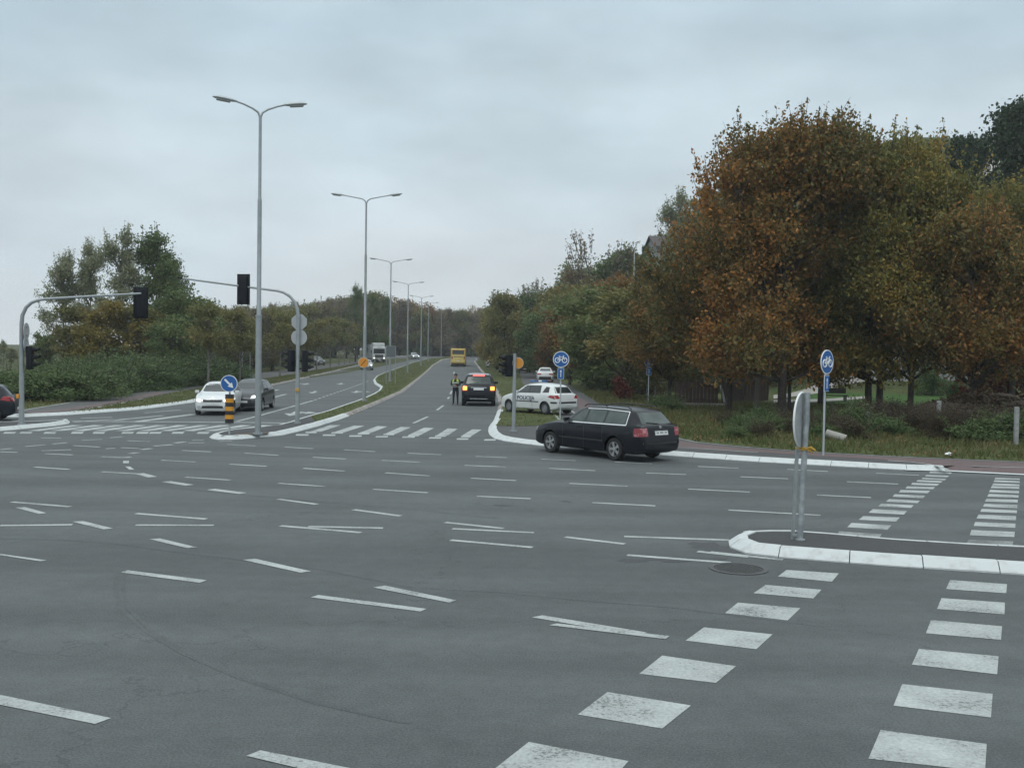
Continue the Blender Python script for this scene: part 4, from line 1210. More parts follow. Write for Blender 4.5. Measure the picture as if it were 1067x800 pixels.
# ------------------------------------------------------------------ bus and lorry
def rbox(L, Wd, H, z0, bev):
    bm = bmesh.new(); bmesh.ops.create_cube(bm, size=1.0); bmesh.ops.scale(bm, vec=(L, Wd, H), verts=bm.verts)
    bmesh.ops.translate(bm, vec=(0, 0, z0 + H / 2), verts=bm.verts)
    bmesh.ops.bevel(bm, geom=bm.edges[:], offset=bev, segments=4, profile=.5, affect='EDGES')
    bm.verts.ensure_lookup_table()
    v = [tuple(x.co) for x in bm.verts]; f = [tuple(q.index for q in g.verts) for g in bm.faces]; bm.free(); return v, f
P_yel = paint('yellow_bus_paint', (.50, .33, .05), 0, .4)
P_yel2 = paint('pale_yellow_paint', (.60, .47, .14), 0, .4)
def bus():
    g = at(477.3, 382.0); root = thing('bus', 'yellow city bus seen from behind driving away up the avenue', 'bus', g + Vector((-.2, 5.6, 0)), R(92))
    v, f = rbox(11.4, 2.5, 2.75, .33, .16)
    b_ = MB(); b_.add(v, f); b_.build('body', P_yel, root, True); sh = Shell(v, f)
    def p(nm, m, k, pts, o=.012, sd=1, nu=6):
        b_ = MB(); decal(sh, k, pts, b_, o, nu, 3, side=sd); b_.build(nm, m, root, True)
    p('rear_window', M_glass, 'rear', [(-.98, 2.10), (.98, 2.10), (.98, 2.78), (-.98, 2.78)])
    p('rear_panel', P_yel2, 'rear', [(-1.12, .8), (1.12, .8), (1.12, 1.95), (-1.12, 1.95)], .006)
    p('engine_grille', M_trim, 'rear', [(-.8, 1.62), (.8, 1.62), (.8, 1.72), (-.8, 1.72)], .02)
    p('bumper', M_trim, 'rear', [(-1.1, .42), (1.1, .42), (1.1, .62), (-1.1, .62)], .03)
    p('number_plate', M_plate, 'rear', [(-.26, .9), (.26, .9), (.26, 1.02), (-.26, 1.02)], .02)
    for sd in (1, -1):
        p('tail_lamp', M_red, 'rear', [(sd * .92, 1.3), (sd * 1.12, 1.3), (sd * 1.12, 1.75), (sd * .92, 1.75)], .02)
        for k in range(6):
            p('side_window', M_glass, 'side', [(-5.2 + k * 1.75, 1.55), (-3.55 + k * 1.75, 1.55), (-3.55 + k * 1.75, 2.6), (-5.2 + k * 1.75, 2.6)], .012, sd)
    p('windscreen', M_glass, 'front', [(-1.1, 1.1), (1.1, 1.1), (1.1, 2.6), (-1.1, 2.6)])
    for x in (-3.2, 3.0):
        for sd in (1, -1): wheel(root, x, sd * 1.13, .48, .28, sd, 8)
    ub = MB(); ub.box((0, 0, .45), (10.6, 2.2, .4)); ub.build('chassis', M_black, root)
bus()
def lorry():
    g = at(396, 378.2); root = thing('lorry', 'white high-roofed lorry coming down the left carriageway with lit headlamps', 'lorry', g + Vector((-1.5, 4, 0)), R(-72))
    P = paint('white_lorry_paint', (.55, .57, .57), 0, .4)
    v, f = rbox(2.2, 2.45, 2.55, .5, .12); v = [(x + 3.2, y, z) for x, y, z in v]
    b_ = MB(); b_.add(v, f); b_.build('cab', P, root, True); sh = Shell(v, f)
    b_ = MB(); vv, ff = rbox(1.8, 2.2, .75, 2.98, .18); b_.add([(x + 3.1, y, z) for x, y, z in vv], ff); b_.build('roof_spoiler', P, root, True)
    b_ = MB(); b_.box((-2.0, 0, 2.15), (8.0, 2.5, 2.6), bev=.04); b_.build('cargo_box', mat('lorry_box', (.42, .44, .45), .5), root)
    b_ = MB(); b_.box((-1, 0, .72), (9, 1.0, .25)); b_.build('chassis', M_black, root)
    def p(nm, m, pts, o=.012):
        b_ = MB(); decal(sh, 'front', pts, b_, o, 6, 3); b_.build(nm, m, root, True)
    p('windscreen', M_glass, [(-1.08, 1.75), (1.08, 1.75), (1.02, 2.65), (-1.02, 2.65)])
    p('grille', M_trim, [(-.75, .95), (.75, .95), (.8, 1.55), (-.8, 1.55)], .015); p('bumper', M_trim, [(-1.1, .55), (1.1, .55), (1.1, .78), (-1.1, .78)], .03)
    p('sun_visor', M_trim, [(-.4, 2.86), (.4, 2.86), (.4, 2.93), (-.4, 2.93)], .02); p('number_plate', M_plate, [(-.26, .62), (.26, .62), (.26, .73), (-.26, .73)], .05)
    for sd in (1, -1):
        p('headlamp', M_headoff, [(sd * .72, .8), (sd * 1.1, .8), (sd * 1.1, 1.0), (sd * .72, 1.0)], .02); p('lit_bulb', M_headon, [(sd * .82, .83), (sd * 1.02, .83), (sd * 1.02, .97), (sd * .82, .97)], .035)
        b_ = MB(); b_.box((4.0, sd * 1.36, 2.1), (.12, .18, .5), bev=.04); b_.build('wing_mirror', M_trim, root, True)
        for x in (3.0, -2.8, -4.2): wheel(root, x, sd * 1.1, .5, .3, sd, 8)
lorry()

# ------------------------------------------------------------------ police officer
def officer():
    g = at(474.6, 421.6)
    root = thing('person', 'police officer in dark uniform and yellow vest standing beside the black car', 'person', g, R(172))
    # local: facing +x is not used; the figure faces -Y in its own frame before the turn
    V = []; E = []; RD = []
    def n(p, r, par=None):
        V.append(p); RD.append(r)
        if par is not None: E.append((par, len(V) - 1))
        return len(V) - 1
    # facing +y locally; turned by 172 degrees to face the camera
    pel = n((0, 0, .93), (.155, .115)); wa = n((0, 0, 1.08), (.15, .11), pel); ch = n((0, .0, 1.28), (.185, .125), wa); sh = n((0, -.01, 1.42), (.15, .10), ch)
    nk = n((0, .0, 1.50), (.06, .06), sh); hd0 = n((0, .03, 1.56), (.062, .07), nk); hd1 = n((0, .04, 1.64), (.082, .098), hd0); hd2 = n((0, .03, 1.73), (.06, .075), hd1)
    for sd in (1, -1):
        hp = n((sd * .095, 0, .88), (.10, .105), pel); kn = n((sd * .115, .015, .48), (.065, .068), hp); an = n((sd * .125, -.01, .10), (.046, .05), kn); ft = n((sd * .135, .10, .045), (.045, .038), an); n((sd * .14, .17, .035), (.038, .03), ft)
        so = n((sd * .19, -.01, 1.41), (.068, .07), sh); el = n((sd * .265, .03, 1.14), (.05, .052), so); wr_ = n((sd * .10, .26, 1.10), (.033, .034), el); pm = n((sd * .06, .32, 1.11), (.034, .024), wr_)
    me = bpy.data.meshes.new('body'); me.from_pydata([Vector(p) for p in V], E, [])
    o = bpy.data.objects.new('body', me); COL.objects.link(o)
    sk = o.modifiers.new('s', 'SKIN')
    for i, r_ in enumerate(RD):
        me.skin_vertices[0].data[i].radius = r_; me.skin_vertices[0].data[i].use_root = (i == 0)
    sb = o.modifiers.new('u', 'SUBSURF'); sb.levels = 2; sb.render_levels = 2
    bpy.context.view_layer.update()
    nm = bpy.data.meshes.new_from_object(o.evaluated_get(bpy.context.evaluated_depsgraph_get()))
    bpy.data.objects.remove(o)
    nm.materials.clear()
    uni = mat('dark_uniform', (.014, .018, .03), .85, scale=8); skin = mat('skin', (.42, .24, .17), .6, var=.05); shoe = mat('black_shoe', (.01, .01, .01), .4)
    for m in (uni, skin, shoe): nm.materials.append(m)
    for p in nm.polygons:
        c = p.center; p.use_smooth = True
        p.material_index = 1 if (c.z > 1.49) else (2 if c.z < .09 else (1 if (c.y > .275 and 1.0 < c.z < 1.2) else 0))
    body = link('body', nm, None, root)
    # fingers of both hands curled round the notebook
    fg = MB()
    for sd in (1, -1):
        for k in range(4):
            x = sd * .05; z = 1.085 + k * .018; l = (.85, 1.0, .95, .75)[k]
            fg.tube([(x + sd * .018, .335, z), (x, .335 + .035 * l, z + .004), (x - sd * .022, .335 + .045 * l, z + .006), (x - sd * .04, .335 + .03 * l, z + .004)], [.0095, .009, .0085, .007], 6)
        fg.tube([(sd * .065, .30, 1.125), (sd * .045, .325, 1.155), (sd * .025, .35, 1.165)], [.012, .010, .009], 6)
    fg.build('fingers', skin, root, True)
    # face
    fa = MB(); fa.box((0, .137, 1.635), (.024, .035, .045), bev=.008)
    for sd in (1, -1): fa.box((sd * .083, .03, 1.64), (.016, .035, .06), bev=.006)
    fa.build('face', skin, root, True)
    ey = MB()
    for sd in (1, -1): ey.box((sd * .032, .128, 1.665), (.022, .012, .010), bev=.003)
    ey.box((0, .128, 1.595), (.045, .012, .008), bev=.002); ey.build('eyes_and_mouth', mat('dark_feature', (.05, .02, .02), .6), root)
    hr = MB()
    prof = [(.001, 1.80), (.05, 1.79), (.085, 1.755), (.098, 1.71), (.099, 1.685)]
    hr.lathe(prof, 'Z', 18, Matrix.Translation((0, .015, 0)) @ Matrix.Scale(1.12, 4, (0, 1, 0)))
    hr.build('cap', mat('dark_cap', (.012, .014, .02), .8), root, True)
    hb = MB(); hb.box((0, -.045, 1.655), (.15, .08, .10), bev=.03); hb.build('hair', mat('dark_hair', (.02, .015, .012), .8), root, True)
    # vest made as a shell round the chest, with reflective bands
    vs = MB(); M_v = mat('yellow_vest', (.40, .52, .08), .7, scale=10, emis=None)
    rings = [((.20, .148), 1.20), ((.215, .16), 1.30), ((.215, .15), 1.40), ((.15, .12), 1.465)]
    def ring(rx, ry, z, n_=24, a0=0, a1=2 * math.pi): return [(rx * math.cos(a0 + (a1 - a0) * k / n_), ry * math.sin(a0 + (a1 - a0) * k / n_) - .0, z) for k in range(n_ + 1)]
    for (ra, za), (rb, zb_) in zip(rings, rings[1:]):
        # open at the throat: the vest leaves a V at the front
        for seg in ((math.radians(112), math.radians(428)),):
            A = ring(ra[0], ra[1], za, 24, *seg); B = ring(rb[0], rb[1], zb_, 24, *seg)
            vs.add(A + B, [(k, k + 1, 25 + k + 1, 25 + k) for k in range(24)])
    vo = vs.build('vest', M_v, root, True)
    sm = vo.modifiers.new('t', 'SOLIDIFY'); sm.thickness = .012
    bnd = MB()
    for za, ra in ((1.235, (.222, .17)),):
        A = ring(ra[0], ra[1], za, 24, 0, 2 * math.pi); B = ring(ra[0], ra[1], za + .05, 24, 0, 2 * math.pi); bnd.add(A + B, [(k, k + 1, 26 + k, 25 + k) for k in range(24)])
    bo = bnd.build('reflective_band', mat('reflective_band', (.55, .60, .55), .4), root, True)
    sm = bo.modifiers.new('t', 'SOLIDIFY'); sm.thickness = .006
    bl = MB(); A = ring(.175, .135, 1.0, 24); B = ring(.175, .135, 1.05, 24); bl.add(A + B, [(k, k + 1, 26 + k, 25 + k) for k in range(24)])
    b2 = bl.build('belt', mat('white_belt', (.35, .36, .35), .6), root, True); sm = b2.modifiers.new('t', 'SOLIDIFY'); sm.thickness = .008
    nb = MB(); T = root.matrix_basis
    nb.box((0, 0, 0), (.11, .015, .15), bev=.004)
    q = Matrix.Rotation(R(172), 3, 'Z') @ Vector((0, .365, 1.13))
    o = nb.build('notebook', mat('paper', (.60, .60, .56), .7), None); o.location = g + q; o.rotation_euler = (R(-50), 0, R(172))
    tag(o, 'small white notebook held in both hands of the officer', 'notebook')
officer()

# ------------------------------------------------------------------ street lamps
def yof(px, py_top, h):
    """forward distance at which a height h above the camera plane's ground shows at a pixel row (with the ground rise)"""
    d = ray(px, py_top); lo, hi = 10, 500
    for _ in range(60):
        m = (lo + hi) / 2
        z = CAMH + d.z / d.y * m
        if z < h + rise(0, m): lo = m
        else: hi = m
    return m
LAMP_H = 11.6
def make_lamp(label, x, y, rz, hgt=LAMP_H, k=1.0):
    root = thing('street_lamp', label, 'street lamp', (x, y, rise(x, y) + .12), rz, 'twin-armed street lamps along the median')
    b_ = MB(); b_.tube([(0, 0, 0), (0, 0, .06)], .17, 14); b_.tube([(0, 0, .02), (0, 0, hgt * .36)], [.105, .10], 14); b_.tube([(0, 0, hgt * .36), (0, 0, hgt * .365), (0, 0, hgt * .71)], [.10, .075, .07], 14)
    b_.tube([(0, 0, hgt * .71), (0, 0, hgt * .715), (0, 0, hgt - .45)], [.07, .055, .05], 12); b_.tube([(0, 0, hgt * .357), (0, 0, hgt * .363)], .115, 14)
    b_.build('pole', M_galv, root, True)
    for sd in (1, -1):
        a = MB(); a.tube([(0, 0, hgt - .50), (sd * .07, 0, hgt - .32), (sd * .25, 0, hgt - .20), (sd * .9 * k, 0, hgt - .08), (sd * 1.30 * k, 0, hgt - .01)], [.04, .036, .034, .03, .03], 8); a.build('arm', M_galv, root, True)
        h = MB(); T = Matrix.Translation((sd * (1.30 * k + .36), 0, hgt + .04)) @ Matrix.Rotation(-sd * R(7), 4, 'Y')
        bm = bmesh.new(); bmesh.ops.create_uvsphere(bm, u_segments=18, v_segments=10, radius=1)
        for v_ in bm.verts:
            c = v_.co; t = c.x * sd
            v_.co = Vector((c.x * .42, c.y * (.155 + .03 * t), (c.z * (.085 if c.z > 0 else .05))))
        bm.verts.ensure_lookup_table()
        h.add([T @ v_.co for v_ in bm.verts], [tuple(v_.index for v_ in f_.verts) for f_ in bm.faces]); bm.free()
        ho = h.build('lamp_head', M_galvl, root, True)
        g_ = MB(); g_.box((sd * (1.30 * k + .42), 0, hgt - .005), (.46, .20, .06), M=Matrix.Rotation(-sd * R(7), 4, 'Y'), bev=.025); g_.build('lens', mat('lamp_lens', (.30, .32, .30), .2), ho, True)
    return root
lamps = [((268.8, 452.5), 107.5, 'tallest looking twin street lamp, beside the striped island post'), ((379.5, 418), 203.5, 'twin street lamp on the median carrying the orange disc'),
         ((406.3, 0), 270.3, 'twin street lamp on the median behind the grey board'), ((424.5, 0), 294, 'fourth twin street lamp along the median, short of the far bus'), ((438.5, 0), 308.5, 'fifth twin street lamp along the median, near the far silver car'),
         ((445.8, 0), 315.2, 'sixth twin street lamp, close beside the fifth at the bend'), ((459.5, 0), 322, 'farthest twin street lamp beside the yellow bus')]
first = None
for i, (bp_, ty, lab) in enumerate(lamps):
    if bp_[1]:
        g = at(bp_[0], bp_[1], .12)
        tpx = bp_[0] + 2.6
        d = ray(tpx, ty); hh = CAMH + d.z / d.y * g.y - rise(0, g.y) - .12
        x, y = g.x, g.y
    else:
        y = yof(bp_[0], ty, LAMP_H + .12); x = deep(bp_[0], 380, y).x; hh = LAMP_H
    if i == 0: make_lamp(lab, x, y, R(16), hh, .60)
    elif i == 1: make_lamp(lab, x, y, R(-4), hh); lamp2 = Vector((x, y, .12))
    elif i == 2: first = make_lamp(lab, x, y, R(6))
    else:
        c = copy_tree(first); c.location = (x, y, rise(x, y) + .12); c.rotation_euler.z = R(6 + 3 * (i - 2)); c['label'] = lab

# ------------------------------------------------------------------ traffic lights
def head(parent, c, rz, w=.30, h=.95, lit=None, board=True, M=None, name='signal_head'):
    """signal head whose lenses look along local -y turned by rz"""
    T = Matrix.Translation(c) @ Matrix.Rotation(rz, 4, 'Z')
    b_ = MB(); b_.box((0, 0, 0), (w, .20, h), M=None, bev=.03)
    if board: b_.box((0, -.02, 0), (w + .18, .02, h + .14), bev=.008)
    b_.v = [tuple(T @ Vector(p)) for p in b_.v]
    ho = b_.build(name, M_navy, parent, True)
    for k, cname in enumerate(('red_lens', 'amber_lens', 'green_lens')):
        z = h * (.32 - .32 * k)
        col = [(.12, .01, .01), (.14, .07, .01), (.01, .09, .05)][k]
        l = MB(); l.disc(T @ Vector((0, -.105, z)), .095, T.to_3x3() @ Vector((0, 1, 0)), .02, 16); l.build(cname, mat(cname, col, .2, coat=.5), ho, True)
        v_ = MB(); n_ = 12
        A = [T @ Vector((.115 * math.cos(a), -.10, z + .115 * math.sin(a))) for a in [R(-20) + R(220) * q / n_ for q in range(n_ + 1)]]
        B = [T @ Vector((.11 * math.cos(a), -.10 - (.24 if 15 < math.degrees(a) < 165 else .10), z + .11 * math.sin(a) - .01)) for a in [R(-20) + R(220) * q / n_ for q in range(n_ + 1)]]
        v_.add(A + B, [(q, q + 1, n_ + 2 + q, n_ + 1 + q) for q in range(n_)])
        vo = v_.build('visor', M_black, ho, True); sm = vo.modifiers.new('t', 'SOLIDIFY'); sm.thickness = .006
    return ho

def mast(label, base, pts, r0, headpos, hrz, extra=None):
    root = thing('traffic_light', label, 'traffic light', base, 0)
    b_ = MB(); b_.tube([(0, 0, 0), (0, 0, .05)], r0 * 1.9, 14); b_.tube([(0, 0, 0.03)] + pts[:1], [r0 * 1.25, r0], 14); b_.build('pole', M_galv, root, True)
    a = MB(); n_ = len(pts); a.tube(pts, [r0 * (1 - .5 * k / (n_ - 1)) for k in range(n_)], 12); a.build('arm', M_galv, root, True)
    return root
# mast at the left edge
g = at(22.5, 442.6, .12)
pts = [(0, 0, 3.7), (.03, 0, 4.0), (.16, 0, 4.28), (.36, 0, 4.46), (.62, 0, 4.56), (.9, 0, 4.60), (2.5, .0, 4.72), (4.35, 0, 4.85)]
rt = mast('curved traffic light mast on the left island with one head on its arm end', g, pts, .075, None, 0)
head(rt, (4.28, .16, 4.52), R(205), .34, 1.0)
head(rt, (.28, .06, 2.45), R(95), .28, .85, board=False)
bx = MB(); bx.box((-.10, -.08, 1.05), (.10, .08, .16), bev=.015); bx.build('push_button', M_orange, rt, True)
def round_sign(label, loc, rz, rad, parent=None, sides=28, m=M_signback, front=None, name='traffic_sign', cat='road sign', squash=1.0):
    """disc facing local -y; its back to +y"""
    root = thing(name, label, cat, loc, rz)
    b_ = MB(); b_.disc((0, 0, 0), rad, (0, 1, 0), .02, sides)
    if sides == 8: b_.v = [tuple(Matrix.Rotation(R(22.5), 3, 'Y') @ Vector(p)) for p in b_.v]
    b_.build('plate', m, root, False)
    rim = MB(); rim.tube([(rad * math.cos(2 * math.pi * k / sides + (R(22.5) if sides == 8 else 0)), 0, rad * math.sin(2 * math.pi * k / sides + (R(22.5) if sides == 8 else 0))) for k in range(sides + 1)], .012, 6, False)
    rim.build('rim', M_galvl, root, True)
    if front:
        f_ = MB(); f_.disc((0, -.013, 0), rad * .93, (0, 1, 0), .004, sides)
        if sides == 8: f_.v = [tuple(Matrix.Rotation(R(22.5), 3, 'Y') @ Vector(p)) for p in f_.v]
        f_.build('face', front, root)
    br = MB(); br.box((0, .03, rad * .5), (.10, .05, .04)); br.box((0, .03, -rad * .5), (.10, .05, .04)); br.build('bracket', M_galv, root)
    return root
M_redf = mat('red_sign_face', (.40, .02, .02), .4)
round_sign('grey backed disc edge on, upper of two on the left mast', g + Vector((.16, .02, 3.42)), R(-84), .30, front=M_redf)
round_sign('grey backed disc edge on, lower of two on the left mast', g + Vector((.15, .02, 2.95)), R(-84), .26, front=M_blue)
# mast on the median tip
g = at(309.8, 441.2, .12)
pts = [(0, 0, 4.15), (-.03, 0, 4.45), (-.14, 0, 4.75), (-.34, 0, 4.98), (-.58, 0, 5.12), (-.82, 0, 5.18), (-2.4, .0, 5.36), (-4.62, 0, 5.62)]
rt = mast('curved traffic light mast on the median tip with an octagon sign', g, pts, .072, None, 0)
head(rt, (-2.15, -.02, 5.22), R(174), .34, 1.05)
head(rt, (-.26, .05, 2.45), R(-118), .26, .84, board=False); head(rt, (.26, .05, 2.45), R(118), .26, .84, board=False)
bk = MB(); bk.box((0, 0, 2.45), (.36, .06, .05)); bk.box((0, 0, 2.15), (.36, .06, .05)); bk.build('bracket', M_navy, rt)
e_ = MB(); e_.box((-4.62, 0, 5.62), (.20, .08, .07), bev=.02); e_.build('arm_cap', M_black, rt)
bx = MB(); bx.box((0, -.10, 1.32), (.16, .08, .14), bev=.015); bx.build('push_button', mat('faded_orange', (.45, .28, .08), .6), rt, True)
round_sign('grey back of an octagonal sign, above the round one on the median mast', g + Vector((0.02, .10, 3.98)), R(180), .31, sides=8, front=M_redf)
round_sign('grey back of a round sign just under the octagonal one', g + Vector((0.02, .10, 3.37)), R(180), .30, front=M_blue)
# signal post at the right corner
g = at(535.2, 449.6, .12)
rt = thing('traffic_light', 'short traffic light post on the right corner with visors facing the avenue', 'traffic light', g, 0)
b_ = MB(); b_.tube([(0, 0, 0), (0, 0, .04)], .14, 14); b_.tube([(0, 0, 0), (0, 0, 2.88)], [.07, .062], 14); b_.build('pole', M_galv, rt, True)
head(rt, (-.24, .06, 2.42), R(-70), .26, .80, board=False)
head(rt, (-.10, .20, 2.42), R(-160), .26, .80, board=False)
round_sign('small orange disc on the short signal post at the right corner', g + Vector((.12, .10, 2.52)), 0, .20, front=M_orange, m=M_orange)
# orange disc with a dark slash on the second lamp
sgn = round_sign('orange disc with a dark slash fixed to the second street lamp', lamp2 + Vector((-.04, -.16, 2.22)), 0, .30, front=M_orange)
sl = MB(); sl.box((0, -.02, 0), (.42, .008, .03), M=Matrix.Rotation(R(-48), 4, 'Y')); sl.build('slash', M_black, sgn)

# ------------------------------------------------------------------ blue signs
def bicycle(parent, m, s=1.0, y=-.017, dx=0, dz=0):
    b_ = MB()
    def circ(cx, cz, r_, w_=.016):
        b_.tube([(dx + (cx + r_ * math.cos(2 * math.pi * k / 18)) * s, y, dz + (cz + r_ * math.sin(2 * math.pi * k / 18)) * s) for k in range(19)], w_ * s, 5, False)
    circ(-.115, -.03, .075); circ(.115, -.03, .075)
    P = lambda *q: b_.tube([(dx + x * s, y, dz + z * s) for x, z in q], .012 * s, 5)
    P((-.115, -.03), (-.05, .075), (.075, .075), (.115, -.03)); P((-.05, .075), (0, -.03), (.075, .075)); P((-.115, -.03), (0, -.03)); P((-.075, .105), (-.03, .105)); P((.06, .115), (.10, .11)); P((.075, .075), (.07, .12))
    b_.build('bicycle_symbol', m, parent, True)
def bike_sign(label, base, height, rz, rad=.33, plate=True, symbol='bike'):
    root = thing('cycle_sign', label, 'road sign', base, rz)
    b_ = MB(); b_.tube([(0, .05, -.1), (0, .05, height - .06)], .03, 12); b_.build('post', M_galvl, root, True)
    d_ = MB(); d_.disc((0, 0, height - rad), rad, (0, 1, 0), .022, 32); d_.build('rim', M_white, root)
    f_ = MB(); f_.disc((0, -.010, height - rad), rad * .92, (0, 1, 0), .008, 32); fo = f_.build('face', M_blue, root)
    if symbol == 'bike': bicycle(fo, M_white, rad / .26, -.018, 0, height - rad)
    else:
        bicycle(fo, M_white, rad / .36, -.018, rad * .15, height - rad * 1.35)
        w_ = MB(); z = height - rad * .75; x = -rad * .2
        w_.disc((x, -.017, z + .09), .026, (0, 1, 0), .006, 10); w_.box((x, -.017, z + .02), (.05, .006, .11)); w_.tube([(x, -.017, z - .03), (x - .04, -.017, z - .12)], .012, 5); w_.tube([(x, -.017, z - .03), (x + .04, -.017, z - .12)], .012, 5)
        w_.build('walker_symbol', M_white, fo)
    if plate:
        hp = height - 2 * rad - .27
        p_ = MB(); p_.box((0, 0, hp), (.28, .018, .48), bev=.006); po = p_.build('plate_rim', M_white, root)
        p_ = MB(); p_.box((0, -.012, hp), (.25, .006, .45)); pf = p_.build('plate', M_blue, root)
        a_ = MB(); a_.box((0, -.018, hp - .03), (.03, .006, .24)); a_.add([(-.05, -.021, hp + .08), (.05, -.021, hp + .08), (0, -.021, hp + .17)], [(0, 1, 2)]); a_.build('arrow', M_white, pf)
    return root
g = at(583.6, 437.2, .12); 
bike_sign('round blue bicycle sign with a small arrow plate, beside the police car', g, 3.0, R(-4), .355)
g = at(859.4, 474.6, .12)
bike_sign('round blue bicycle sign turned edge on, in front of the big autumn trees', g, 3.12, R(44), .36)
g = at(675.6, 419.6, .12)
bike_sign('small blue sign of a walker and bicycle by the white rail', g, 2.75, R(5), .28, True, 'both')

# striped island post with a keep right disc
g = at(238.9, 452.4, .12)
rt = thing('island_bollard', 'black and orange striped island post with a blue keep right disc', 'road sign', g, R(3))
b_ = MB(); b_.tube([(0, .03, 0), (0, .03, 2.0)], .032, 12); b_.build('post', M_galvl, rt, True)
for k in range(7):
    s_ = MB(); z = .38 + k * .139 + .0695
    n_ = 14; A = []
    s_.tube([(0, 0, z - .069), (0, 0, z + .069)], .145, 20)
    s_.v = [(x, y * .55, zz) for x, y, zz in s_.v]
    s_.build('black_band' if k % 2 == 0 else 'orange_band', mat('band_black', (.02, .02, .022), .5) if k % 2 == 0 else mat('band_orange', (.60, .27, .02), .5, var=.08), rt, True)
d_ = MB(); d_.disc((0, -.09, 1.72), .285, (0, 1, 0), .02, 32); d_.build('rim', M_white, rt)
d_ = MB(); d_.disc((0, -.102, 1.72), .262, (0, 1, 0), .008, 32); fo = d_.build('face', M_blue, rt)
a_ = MB(); c_ = Vector((0, -.109, 1.72)); u = Vector((1, 0, -1)).normalized(); w_ = Vector((1, 0, 1)).normalized()
def av(s_, t_): return c_ + u * s_ + w_ * t_
a_.add([av(-.20, -.032), av(-.20, .032), av(.04, .032), av(.04, .10), av(.21, 0), av(.04, -.10), av(.04, -.032)], [(0, 1, 2, 3, 4, 5, 6)]); a_.build('arrow', M_white, fo)

# near sign post on the island in front
g = at(833.6, 562.4, .12)
rt = thing('keep_left_sign', 'grey steel sign post in front with its round sign seen nearly edge on', 'road sign', g, 0)
lean = Vector((.028, 0, 1)).normalized()
def ln(z, x=0, y=0): return (x + .028 * z, y, z)
b_ = MB(); b_.tube([ln(0), ln(2.33)], .046, 16); b_.tube([ln(0), ln(.02)], .08, 14)
b_.build('post', mat('weathered_galvanised', (.27, .30, .31), .5, .45, scale=7, color2=(.42, .45, .46)), rt, True)
b_ = MB(); b_.box(ln(.74, -.098, .05), (.042, .03, 1.48), M=Matrix.Rotation(R(1.6), 4, 'Y')); b_.box(ln(.74, -.078, .065), (.006, .05, 1.48), M=Matrix.Rotation(R(1.6), 4, 'Y')); b_.box(ln(.74, -.118, .065), (.006, .05, 1.48), M=Matrix.Rotation(R(1.6), 4, 'Y')); b_.build('channel_post', M_galv, rt)
for z in (.07, 1.42):
    b_ = MB(); b_.box(ln(z, -.05, .03), (.14, .05, .03)); b_.build('clamp', M_galv, rt)
ds = thing('traffic_sign', 'round steel sign seen nearly edge on, on the near post', 'road sign', g + Vector(ln(1.90, -.058, .03)), R(-121))
d_ = MB(); d_.disc((0, 0, 0), .425, (0, 1, 0), .016, 44); d_.build('plate', mat('dull_sign_back', (.33, .35, .36), .5, .4, scale=4, color2=(.43, .45, .46)), ds)
rm = MB(); rm.tube([(.425 * math.cos(2 * math.pi * k / 44), -.01, .425 * math.sin(2 * math.pi * k / 44)) for k in range(45)], .016, 8, False); rm.build('rim', M_white, ds, True)
f_ = MB(); f_.disc((0, -.012, 0), .40, (0, 1, 0), .006, 44); fo = f_.build('face', M_blue, ds)
tp = MB()                                                                # yellow tape knotted on the post
for k in range(3):
    z = 1.43 + k * .015
    tp.tube([(.05 * math.cos(a) * 1.15 + .028 * z, .05 * math.sin(a) * 1.15, z + .008 * math.sin(3 * a + k)) for a in [2 * math.pi * q / 14 for q in range(15)]], .012, 5, False)
tp.tube([(.05, -.06, 1.45), (.11, -.09, 1.47), (.16, -.10, 1.44), (.20, -.09, 1.40)], [.012, .026, .020, .006], 6); tp.tube([(.05, -.06, 1.44), (.10, -.10, 1.42), (.15, -.09, 1.38)], [.010, .018, .005], 6); tp.tube([(-.06, -.04, 1.45), (-.12, -.04, 1.46)], [.014, .012], 6)
o = tp.build('tape_knot', mat('yellow_tape', (.40, .24, .03), .6, var=.2, scale=20), None, True); o.location = g; tag(o, 'yellow tape knotted round the near sign post', 'tape')

# board on two legs on the median
g = at(407, 399.8, .12)
rt = thing('direction_board', 'grey back of a rectangular board on two thin legs', 'road sign', g, R(2))
b_ = MB(); b_.box((0, 0, 2.85), (.78, .03, .95), bev=.006); b_.build('board', mat('board_back', (.10, .115, .125), .6), rt)
b_ = MB(); b_.box((0, .0, 2.85), (.84, .022, 1.01), bev=.004); b_.build('board_frame', M_galv, rt)
for sd in (1, -1):
    b_ = MB(); b_.tube([(sd * .40, .04, 0), (sd * .40, .04, 3.4)], .03, 10); b_.build('leg', M_galv, rt, True)

# two bare legs of a sign on the left verge
g = at(256.3, 395.8, .12); 
rt = thing('sign_frame', 'two thin grey steel posts of a small sign frame on the left verge', 'sign post', g, R(10))
for sd in (1, -1):
    b_ = MB(); b_.tube([(sd * .36, 0, 0), (sd * .36, 0, 2.6)], .035, 10); b_.build('leg', M_galv, rt, True)
b_ = MB(); b_.tube([(-.36, 0, 2.55), (.36, 0, 2.55)], .02, 8); b_.build('crossbar', M_galv, rt, True)

